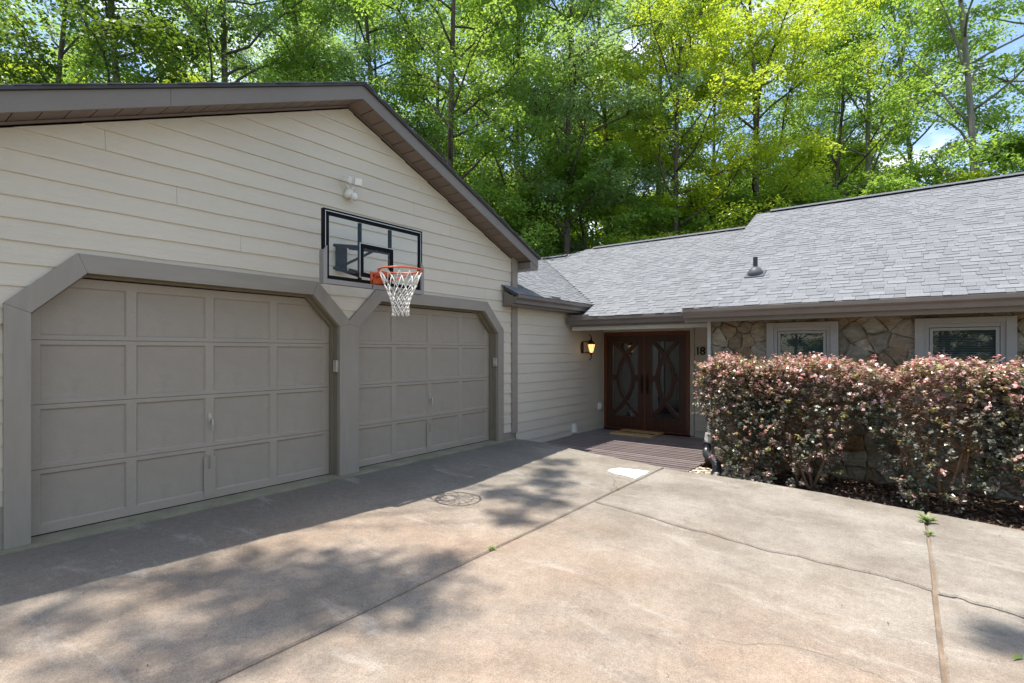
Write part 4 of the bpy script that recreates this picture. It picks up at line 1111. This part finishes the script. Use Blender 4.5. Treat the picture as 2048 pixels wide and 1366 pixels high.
# tall oak left of the garage whose high boughs dapple the driveway
def shade_tree():
    rng = np.random.default_rng(77); root = Vector((-3.2, 10.8, -0.55))
    t = tag(bpy.data.objects.new('shade_oak', None), 'tall oak beside the garage whose boughs shade the driveway, out of frame', 'tree'); C.objects.link(t)
    t.location = root
    trunk = MB(); tp = [Vector((0.1 * math.sin(i), 0.1 * math.cos(i * 1.3), i * 1.75)) for i in range(12)]
    trunk.tube(tp, [0.34 * (1 - 0.07 * i) for i in range(12)], 10)
    # (ground x, ground y, radius, leaves, height of the bough)
    spots = [(1.05, 4.5, .5, 55, 17), (1.6, 3.85, .40, 150, 18), (2.05, 3.25, .44, 270, 17), (2.3, 2.75, .36, 190, 17.5), (1.55, 3.0, .36, 170, 18.5), (0.75, 3.95, .36, 60, 18),
             (2.75, 2.85, .22, 60, 18), (0.95, 3.1, .26, 60, 17), (4.6, 3.15, .28, 120, 18), (4.5, 3.62, .22, 75, 17), (5.25, 3.45, .25, 85, 17.5), (5.7, 3.7, .22, 60, 18),
             (4.15, -0.5, .20, 100, 18), (4.4, -0.85, .25, 130, 18), (3.55, -1.0, .3, 100, 18), (-0.2, 4.0, .8, 160, 17), (-1.2, 3.2, .9, 380, 18), (0.2, 2.5, .42, 120, 18), (-2.2, 4.4, 1.0, 360, 16), (3.9, 3.0, .22, 60, 17.5),
             (6.2, 4.0, .3, 60, 18), (1.2, 5.6, .7, 320, 16), (3.0, 5.4, .7, 280, 17), (-1.0, 6.0, 1.0, 380, 15), (-3.0, 6.5, 1.2, 420, 16)]
    P = []; Nn = []
    for gx, gy, r, n, h in spots:
        c = np.array([gx - 0.12 * h, gy + 0.235 * h, h]) - np.array(root)
        b = min(max(int((c[2] - 6) / 1.75), 4), 10); a = tp[b]; m = (Vector(a) + Vector(c)) / 2 + Vector((rng.normal(0, .3), rng.normal(0, .3), 0.9))
        lr = 0.05 if gy > 2.2 else 0.016; trunk.tube([a, m, Vector(c)], [lr, lr * 0.6, lr * 0.2], 5)
        q = c + rng.normal(0, 1, (n, 3)) * np.array([r, r, r * 0.8]) * 0.62
        P.append(q); Nn.append(np.array([0, 0, 1.0]) + rng.normal(0, 0.5, (n, 3)))
    P = np.concatenate(P); Nn = np.concatenate(Nn)
    co = leaves(P, Nn, rng.uniform(0.11, 0.19, len(P)), rng, 0.65)
    for nm, me in (('trunk', trunk.mesh('trunk', 'bark', True, False)), ('crown', fast_mesh('crown', co, 4, 'leaf_green', np.repeat(rng.uniform(0, 1, len(P)), 4)))):
        o = bpy.data.objects.new(nm, me); C.objects.link(o); o.parent = t
shade_tree()

def shrub(loc, hw, hd, ztop, seed, label, ntwig=1500, lean=0.0):
    rng = np.random.default_rng(seed); base = Vector(loc)
    t = thing('flowering_shrub', label, 'shrub', loc, 'clipped shrubs along the stone wall')
    st = MB()
    cz0 = 0.0; H = ztop - loc[2]
    def width(h): return 0.40 + 0.60 * min(1, max(0, (h / H - 0.15) / 0.60))
    tips = []
    for k in range(7):
        a = rng.uniform(0, 6.28); r0 = rng.uniform(0.02, 0.16); p = base + Vector((math.cos(a) * r0 * 0.6, math.sin(a) * r0 * 1.3, -0.04))
        tgt = base + Vector((rng.uniform(-0.7, 0.7) * hd, rng.uniform(-0.9, 0.9) * hw, H * rng.uniform(0.75, 0.95)))
        m = p.lerp(tgt, 0.45) + Vector((rng.normal(0, .05), rng.normal(0, .06), H * 0.06)); pth = [p, p.lerp(m, 0.5) + Vector((rng.normal(0, .03), rng.normal(0, .03), 0.05)), m, m.lerp(tgt, 0.5) + Vector((rng.normal(0, .04), rng.normal(0, .04), 0)), tgt]
        st.tube(pth, [0.020, 0.018, 0.014, 0.009, 0.004], 6)
        for b in range(26):
            i = int(rng.integers(1, 4)); q = pth[i].lerp(pth[i + 1], rng.uniform()); h = q.z - base.z
            e = base + Vector((rng.uniform(-1, 1) * hd * width(h + .2), rng.uniform(-1, 1) * hw * width(h + .2), min(H * 0.97, h + rng.uniform(0.05, 0.5))))
            st.tube([q, q.lerp(e, 0.5) + Vector((0, 0, 0.05)), e], [0.008, 0.005, 0.002], 4)
    st.build('stems', 'stem', t, smooth=True, fix=False)
    # leafy twigs on and inside a clipped, flat topped shell
    P = []; Nn = []; Al = []; Ti = []; S = []
    blot = rng.uniform(-1, 1, (26, 2)); bt = rng.uniform(0, 1, 26)
    cnt = 0
    while cnt < ntwig:
        face = rng.uniform()
        a, b = rng.uniform(-1, 1), rng.uniform(-1, 1)
        dep = min(0.75, abs(rng.normal(0, 0.20)))
        if face < 0.30:      # top
            y, x, h = a, b, H * (1 - dep * 0.30); nv = np.array([0.25 * b, 0.25 * a, 1.0])
        elif face < 0.74:    # front, towards the drive
            h = H * (1 - abs(rng.uniform()) ** 1.05); y, x = a, -1 + dep; nv = np.array([-1.0, 0.2 * a, 0.45])
        else:                # ends and back
            h = H * rng.uniform(0.1, 1.0); y, x = (1 if a > 0 else -1) * (1 - dep), b; nv = np.array([0.2 * b, np.sign(a), 0.4])
        lowp = min(1.0, 0.22 + 1.3 * max(0, (h / H) - 0.06))
        if rng.uniform() > lowp: continue
        # ragged holes in the lower half
        if h / H < 0.62 and math.sin(y * 5.3 + seed) * math.cos(h * 6.1 + seed * 1.7) > 0.3 and rng.uniform() < 0.7: continue
        wv = width(h); bump = 1 + 0.10 * math.sin(y * 7 + seed) * math.cos(h * 5 + 2 * seed)
        rim = max(0, (h / H - 0.86) / 0.14); wv *= (1 - 0.10 * rim ** 2)
        xd = 1.12 - 0.30 * h / H
        h = min(H * 1.04, h * (1 + 0.05 * math.sin(y * 4.1 + seed * 2) + 0.03 * rng.normal()))
        c = np.array([base.x + x * hd * xd * bump, base.y + y * hw * wv * (0.96 + 0.05 * math.sin(h * 9 + seed)) + lean * h, base.z + h + 0.03 * math.sin(y * 6 + seed * 3)])
        d = nv + rng.normal(0, 0.45, 3); d /= np.linalg.norm(d)
        L = rng.uniform(0.07, 0.17)
        j = int(np.argmin((blot[:, 0] - y) ** 2 + (blot[:, 1] - (2 * h / H - 1)) ** 2)); top = max(0.0, (h / H - 0.70) / 0.30)
        nlv = int(rng.integers(9, 15)); tipw = rng.uniform() < (0.11 + 0.50 * top * (0.4 + bt[j]))
        basec = 0.04 + 0.30 * bt[j] + 0.26 * top
        if rng.uniform() < 0.30 * (0.3 + top): basec = 0.62
        for i in range(nlv):
            s = (i + 1) / nlv; sd = rng.normal(0, 1, 3); sd -= d * sd.dot(d); sd /= np.linalg.norm(sd)
            P.append(c + d * L * s + sd * 0.016); Al.append(sd + d * 0.7); Nn.append(np.array([0, 0, 0.8]) + d * 0.3 + rng.normal(0, 0.45, 3))
            tv = basec + rng.normal(0, 0.06)
            if tipw and s > 0.5: tv = rng.uniform(0.80, 1.0)
            Ti.append(min(1, max(0, tv))); S.append(rng.uniform(0.032, 0.060) * (1.0 if s < 0.8 else 0.8))
        cnt += 1
    co = leaves(np.array(P), np.array(Nn), np.array(S), rng, 0.66, np.array(Al))
    put('foliage', fast_mesh('foliage', co, 4, 'shrub', np.repeat(Ti, 4)), t)
    return t
shrub((7.92, 1.76, -0.33), 0.62, 0.52, 1.23, 31, 'bronze and pink leaved shrub at the deck corner, leftmost in the hedge', 1500)
shrub((7.86, 1.10, -0.33), 0.72, 0.56, 1.24, 36, 'bronze leaved shrub below the smaller window, left of the gap', 1400)
shrub((7.80, -0.28, -0.34), 0.76, 0.58, 1.24, 42, 'purple bronze shrub just right of the gap showing stone', 1500)
shrub((7.72, -1.25, -0.35), 0.70, 0.60, 1.24, 57, 'pink tipped bronze shrub at the right edge of the photo', 1400)

# ------------------------------------------------------------------ basketball hoop
YB = 4.78; bx0, bx1, bz0, bz1 = 3.106, 4.469, 2.19, 2.945
hoop = thing('basketball_hoop', 'wall mounted basketball hoop with clear backboard, orange rim and white net', 'basketball hoop', (3.79, 5.46, 2.45))
bb = MB().add([(bx0 + .02, YB, bz0 + .02), (bx1 - .02, YB, bz0 + .02), (bx1 - .02, YB, bz1 - .02), (bx0 + .02, YB, bz1 - .02)], [(0, 1, 2, 3)]).build('backboard', 'acrylic', hoop, fix=False)
def rect_frame(mb, x0, x1, z0, z1, w_, y0, y1):
    mb.box(x0, x0 + w_, y0, y1, z0, z1); mb.box(x1 - w_, x1, y0, y1, z0, z1)
    mb.box(x0 + w_ + .0005, x1 - w_ - .0005, y0, y1, z1 - w_, z1); mb.box(x0 + w_ + .0005, x1 - w_ - .0005, y0, y1, z0, z0 + w_); return mb
rect_frame(MB(), bx0, bx1, bz0, bz1, 0.019, YB - 0.012, YB + 0.035).build('frame', 'black', bb)
rect_frame(MB(), bx0 + .0195, bx1 - .0195, bz0 + .0195, bz1 - .0195, 0.006, YB - 0.011, YB + 0.01).build('trim_line', 'silver', bb)
rect_frame(MB(), bx0 + .026, bx1 - .026, bz0 + .026, bz1 - .026, 0.042, YB - 0.004, YB - 0.001).build('border', 'black', bb)
rect_frame(MB(), 3.555, 4.03, 2.28, 2.66, 0.006, YB - 0.0045, YB - 0.001).build('target_line', 'silver', bb)
rect_frame(MB(), 3.562, 4.023, 2.287, 2.653, 0.045, YB - 0.004, YB - 0.001).build('target_square', 'black', bb)
for xx in (3.565, 3.985): box('upright', 'black', bb, xx, xx + 0.034, YB + 0.02, YB + 0.05, 2.20, 2.88)
pad = MB()
for xa, xb in ((bx0 - 0.014, bx0 + 0.03), (bx1 - 0.03, bx1 + 0.014)):
    pad.prism([(xa, YB - 0.03, bz0 - 0.025), (xb, YB - 0.03, bz0 - 0.025), (xb, YB - 0.03, 2.56), (xa, YB - 0.03, 2.50)] if xa < 3.5 else [(xa, YB - 0.03, bz0 - 0.025), (xb, YB - 0.03, bz0 - 0.025), (xb, YB - 0.03, 2.50), (xa, YB - 0.03, 2.56)], (0, 0.075, 0))
pad.box(bx0 + 0.0305, 3.70, YB - 0.03, YB + 0.045, bz0 - 0.022, bz0 + 0.026); pad.box(3.715, bx1 - 0.0305, YB - 0.03, YB + 0.045, bz0 - 0.022, bz0 + 0.026)
pad.build('edge_pad', 'grey_pad', bb)
# wall bracket and parallel arms
box('wall_plate', 'black', hoop, 3.735, 3.865, 5.44, 5.49, 2.44, 2.73)
for xx in (3.60, 3.95):
    for za, zb_ in ((2.73, 2.62), (2.46, 2.30)):
        MB().tube([(xx + (0.08 if xx < 3.7 else -0.06), 5.43, za), (xx, YB + 0.05, zb_)], 0.021, 6).build('arm', 'black', hoop)
box('cross_bar', 'black', hoop, 3.56, 4.02, YB + 0.051, YB + 0.08, 2.60, 2.635)
MB().tube([(3.79, 5.42, 2.5), (3.79, 5.1, 2.56), (3.79, YB + 0.06, 2.61)], 0.016, 6).build('brace', 'black', hoop)
RC = (3.775, 4.365, 2.345)
rim = MB().ring(RC, 0.234, 0.0095, 36, 8)
rim.box(RC[0] - 0.085, RC[0] + 0.085, YB - 0.018, YB - 0.006, 2.225, 2.36); rim.box(RC[0] - 0.06, RC[0] + 0.06, YB - 0.17, YB - 0.019, 2.30, 2.336)
for s in (-1, 1):
    rim.tube([(RC[0] + s * 0.07, YB - 0.018, 2.235), (RC[0] + s * 0.15, RC[1] + 0.24, 2.285), (RC[0] + s * 0.226, RC[1] + 0.06, 2.335)], 0.007, 6)
for k in range(12):
    a = 2 * math.pi * (k + 0.5) / 12; rim.tube([(RC[0] + 0.234 * math.cos(a), RC[1] + 0.234 * math.sin(a), RC[2] - 0.006), (RC[0] + 0.226 * math.cos(a), RC[1] + 0.226 * math.sin(a), RC[2] - 0.026)], 0.004, 5)
rim.build('rim', 'orange', hoop, smooth=True)
net = MB(); lev = [(0.225, 0.022), (0.172, 0.165), (0.138, 0.235), (0.115, 0.29), (0.100, 0.34), (0.092, 0.385), (0.088, 0.43), (0.090, 0.47)]
rn_ = random.Random(2)
nodes = [[(RC[0] + (r + rn_.uniform(-.005, .005)) * math.cos(2 * math.pi * (k + 0.5 * (j % 2) + 0.5) / 12), RC[1] + (r + rn_.uniform(-.005, .005)) * math.sin(2 * math.pi * (k + 0.5 * (j % 2) + 0.5) / 12), RC[2] - z + rn_.uniform(-.006, .006)) for k in range(12)] for j, (r, z) in enumerate(lev)]
for j in range(len(lev) - 1):
    for k in range(12):
        k2 = (k + 1) % 12 if j % 2 else (k - 1) % 12
        net.tube([nodes[j][k], nodes[j + 1][k]], 0.0042, 5); net.tube([nodes[j][k], nodes[j + 1][k2]], 0.0042, 5)
for k in range(12):
    a = nodes[-1][k]; net.tube([a, (a[0] + .008, a[1], a[2] - .02), (a[0] - .006, a[1] + .004, a[2] - .02), a], 0.0045, 5)
net.build('net', 'net', hoop, smooth=True, fix=False)

# ------------------------------------------------------------------ security light
sl = thing('security_light', 'white twin head security floodlight high on the gable above the hoop', 'floodlight', (3.91, 5.49, 3.45))
MB().lathe((3.91, 5.47, 3.40), [(0.055, -0.05), (0.06, 0.0), (0.05, 0.05)], 12).build('wall_base', 'white', sl, smooth=True)
for dx, tilt, yaw in ((-0.095, 0.25, 0.45), (0.075, 0.1, -0.35)):
    c = Vector((3.91 + dx * 0.85, 5.38, 3.545)); mt = Matrix.Translation(c) @ Matrix.Rotation(yaw, 4, 'Z') @ Matrix.Rotation(tilt, 4, 'X')
    hb = MB(); A = [(-.052, -.038, -.048), (.052, -.038, -.048), (.052, -.038, .048), (-.052, -.038, .048)]; B = [(-.036, .05, -.034), (.036, .05, -.034), (.036, .05, .034), (-.036, .05, .034)]
    hb.loft(A, B); put('lamp_head', hb.mesh('lamp_head', 'white'), sl, mt @ Matrix.Scale(0.85, 4))
    MB().tube([c + Vector((0, 0.04, -0.03)), Vector((3.91 + dx * 0.4, 5.43, 3.47)), Vector((3.91, 5.455, 3.44))], 0.012, 6).build('knuckle', 'white', sl)
sn = MB().lathe((3.935, 5.40, 3.36), [(0.02, -0.045), (0.038, -0.03), (0.042, 0.0), (0.036, 0.035), (0.015, 0.05)], 12); sn.build('motion_sensor', 'white', sl, smooth=True)

# ------------------------------------------------------------------ wall lantern
LX, LY, LZ = 9.72, 5.27, 1.56
la = thing('wall_lantern', 'lit bronze lantern with scrolled arms on the sided wall by the doors', 'lantern', (LX, 5.5, LZ))
MB().loft([(LX + 0.055 * math.cos(a), 5.497, LZ - 0.01 + 0.13 * math.sin(a)) for a in np.linspace(0, 2 * math.pi, 17)[:-1]], [(LX + 0.042 * math.cos(a), 5.47, LZ - 0.01 + 0.115 * math.sin(a)) for a in np.linspace(0, 2 * math.pi, 17)[:-1]]).build('back_plate', 'bronze', la)
def scr(s):
    pts = [(0, 5.475, 0.06 * s)] + [(0, 5.385 - 0.115 * math.sin(a) - 0.0, s * (0.11 + 0.115 * (1 - math.cos(a)) * 0.75)) for a in np.linspace(-0.6, 2.6, 12)]
    return [(LX, y, LZ + z) for _, y, z in pts]
MB().tube(scr(1), [0.011] * 10 + [0.009, 0.008, 0.007], 7).build('scroll_arm', 'bronze', la, smooth=True)
MB().tube(scr(-1), [0.011] * 10 + [0.009, 0.008, 0.007], 7).build('scroll_arm', 'bronze', la, smooth=True)
MB().lathe((LX, LY, LZ), [(0.085, 0.058), (0.088, 0.068), (0.06, 0.10), (0.035, 0.125), (0.012, 0.14), (0.016, 0.155), (0.02, 0.165), (0.008, 0.18), (0.006, 0.215)], 8).build('cap', 'bronze', la)
MB().lathe((LX, LY, LZ), [(0.028, -0.125), (0.045, -0.08), (0.062, 0.0), (0.074, 0.056)], 8).build('glass', 'lamp_glass', la)
MB().lathe((LX, LY, LZ), [(0.006, -0.17), (0.014, -0.155), (0.024, -0.14), (0.033, -0.126), (0.033, -0.118)], 8).build('finial', 'bronze', la)
for k in range(8):
    a = 2 * math.pi * (k + 0.5) / 8
    MB().tube([(LX + r * math.cos(a), LY + r * math.sin(a), LZ + z) for r, z in ((0.031, -0.12), (0.048, -0.08), (0.065, 0.0), (0.077, 0.058))], 0.0045, 4).build('cage_bar', 'bronze', la)

# pendant seen through the door glass
pl = thing('pendant_light', 'small lit pendant seen through the left glass of the front door', 'pendant lamp', (11.9, 5.05, 1.6))
MB().lathe((11.9, 5.05, 1.60), [(0.09, 0.0), (0.085, 0.02), (0.03, 0.08), (0.01, 0.1), (0.006, 0.5)], 10).build('shade', 'bronze', pl)
for dx, dy, dz in ((0, 0.02, -0.06), (0.05, 0.10, -0.14), (-0.05, -0.12, -0.22)):
    MB().lathe((11.9 + dx, 5.05 + dy, 1.60 + dz), [(0.008, -0.03), (0.022, 0.0), (0.012, 0.03)], 8).build('bulb', 'bulb', pl, smooth=True)

# ------------------------------------------------------------------ small things
def text_mesh(body, size, ext, mat):
    cu = bpy.data.curves.new('t', 'FONT'); cu.body = body; cu.size = size; cu.extrude = ext; cu.align_x = 'CENTER'; cu.align_y = 'CENTER'
    ob = bpy.data.objects.new('t', cu); C.objects.link(ob); bpy.context.view_layer.update()
    dg = bpy.context.evaluated_depsgraph_get(); me = bpy.data.meshes.new_from_object(ob.evaluated_get(dg))
    bpy.data.objects.remove(ob); me.materials.clear(); me.materials.append(M[mat]); return me
hn = thing('house_number', 'black metal house number 18 on the wall right of the doors', 'house number', (XD, 3.30, 1.40))
mt = Matrix.Translation((XD - 0.012, 3.325, 1.468)) @ Matrix(((0, 0, -1, 0), (-1, 0, 0, 0), (0, 1, 0, 0), (0, 0, 0, 1)))
for ch, off in (('1', -0.05), ('8', 0.045)):
    me = text_mesh(ch, 0.23, 0.006, 'black'); put('digit', me, hn, mt @ Matrix.Translation((off, 0, 0)))
mat_ = thing('doormat', 'tan coir doormat with dark lettering before the double doors', 'doormat', (10.28, 4.5, -0.25))
mm = MB(); A = [(9.94, 4.05, -0.2475), (10.62, 4.05, -0.2475), (10.62, 4.96, -0.2475), (9.94, 4.96, -0.2475)]; B = [(9.95, 4.06, -0.225), (10.61, 4.06, -0.225), (10.61, 4.95, -0.225), (9.95, 4.95, -0.225)]
mm.loft(A, B).build('pile', 'coir', mat_)
me = text_mesh('WELCOME', 0.17, 0.0015, 'black'); put('lettering', me, mat_, Matrix.Translation((10.22, 4.505, -0.2225)) @ Matrix.Rotation(-math.pi / 2, 4, 'Z'))
vent = thing('wall_vent', 'small white vent hood low on the sided wall above the deck', 'vent', (9.36, 5.49, -0.2))
MB().box(9.305, 9.415, 5.465, 5.50, -0.215, -0.02).build('plate', 'white', vent)
MB().loft([(9.315, 5.4645, -0.195), (9.405, 5.4645, -0.195), (9.405, 5.4645, -0.035), (9.315, 5.4645, -0.035)], [(9.315, 5.41, -0.195), (9.405, 5.41, -0.195), (9.405, 5.45, -0.035), (9.315, 5.45, -0.035)]).build('hood', 'white', vent)
ol = thing('outlet_box', 'white covered outlet on the sided wall beside the door frame', 'outlet', (10.48, 5.49, 0.18))
MB().box(10.43, 10.53, 5.46, 5.497, 0.17, 0.33).build('cover', 'white', ol); MB().box(10.45, 10.51, 5.43, 5.4595, 0.19, 0.31).build('lid', 'white', ol)
dp = thing('drain_pipe', 'black corrugated drain pipe bending from the downspout to the gravel', 'pipe', (8.1, 2.4, -0.3))
path = [Vector(p) for p in ((8.71, 2.60, 0.02), (8.66, 2.585, -0.06), (8.55, 2.56, -0.125), (8.36, 2.50, -0.145), (8.14, 2.40, -0.125), (7.92, 2.27, -0.125), (7.72, 2.17, -0.165), (7.55, 2.13, -0.235), (7.40, 2.13, -0.32))]
fine = []
for i in range(len(path) - 1):
    p0, p1, p2, p3 = path[max(i - 1, 0)], path[i], path[i + 1], path[min(i + 2, len(path) - 1)]
    for s in range(12):
        u = s / 12; fine.append(0.5 * ((2 * p1) + (-p0 + p2) * u + (2 * p0 - 5 * p1 + 4 * p2 - p3) * u * u + (-p0 + 3 * p1 - 3 * p2 + p3) * u ** 3))
MB().tube(fine, [0.058 + 0.0045 * (1 if i % 2 else -1) for i in range(len(fine))], 14).build('hose', 'pipe', dp)
MB().tube([(8.712, 2.572, 0.14), (8.712, 2.575, 0.05), (8.70, 2.59, -0.02)], [0.058, 0.066, 0.068], 10).build('adapter', 'downspout', dp)

def weed(x, y, n, r, seed, label):
    rng = np.random.default_rng(seed); z = gz(y) + 0.005
    a = rng.uniform(0, 6.28, n); el = rng.uniform(0.15, 1.0, n); d = np.stack([np.cos(a) * np.cos(el), np.sin(a) * np.cos(el), np.sin(el)], 1)
    L = r * rng.uniform(0.5, 1.1, n); p = np.array([x, y, z]) + d * (L * 0.5)[:, None]
    nrm = np.cross(d, np.stack([-np.sin(a), np.cos(a), a * 0], 1)); nrm[:, 2] = np.abs(nrm[:, 2]) + 0.2
    co = leaves(p, nrm, L, rng, 0.22, d)
    w_ = thing('weed', label, 'weed', (x, y, z), 'weeds in the driveway joints')
    put('leaves', fast_mesh('leaves', co, 4, 'weed', np.repeat(rng.uniform(0, 1, n), 4)), w_)
weed(6.48, -0.150, 40, 0.12, 1, 'spiky green weed at the bed end of the right slab joint')
weed(6.05, -0.158, 18, 0.065, 2, 'smaller yellowish weed in the right slab joint below the spiky one')
weed(3.26, 2.66, 18, 0.05, 3, 'tiny weed in the long slab joint nearest the garage shadow')
weed(3.60, 2.66, 8, 0.03, 4, 'tiny sprout in the long slab joint beyond the first tiny weed')
weed(5.57, 2.66, 14, 0.04, 5, 'tiny weed in the slab joint near the white paint patch')
n = 70
px = RNG.uniform(0.6, 6.8, n); py = RNG.uniform(-1.2, 5.2, n)
co = leaves(np.stack([px, py, gz(py) + 0.012], 1), np.array([0, 0, 1.0]) + RNG.normal(0, 0.35, (n, 3)), RNG.uniform(0.008, 0.022, n), RNG, 0.5)
tag(put('twig_debris', fast_mesh('twig_debris', co, 4, 'mulch', np.repeat(RNG.uniform(0, 0.4, n), 4))), 'tiny brown crumbs of leaf and twig scattered on the driveway', 'debris', kind='stuff')
lf = MB().add([(3.96, -0.505, gz(-.5) + 0.012), (3.94, -0.475, gz(-.5) + 0.025), (3.88, -0.45, gz(-.5) + 0.012), (3.93, -0.495, gz(-.5) + 0.008)], [(0, 1, 3), (1, 2, 3)])
o = lf.build('fallen_leaf', 'weed', None, fix=False); tag(o, 'single green leaf lying on the concrete at the lower right', 'leaf')
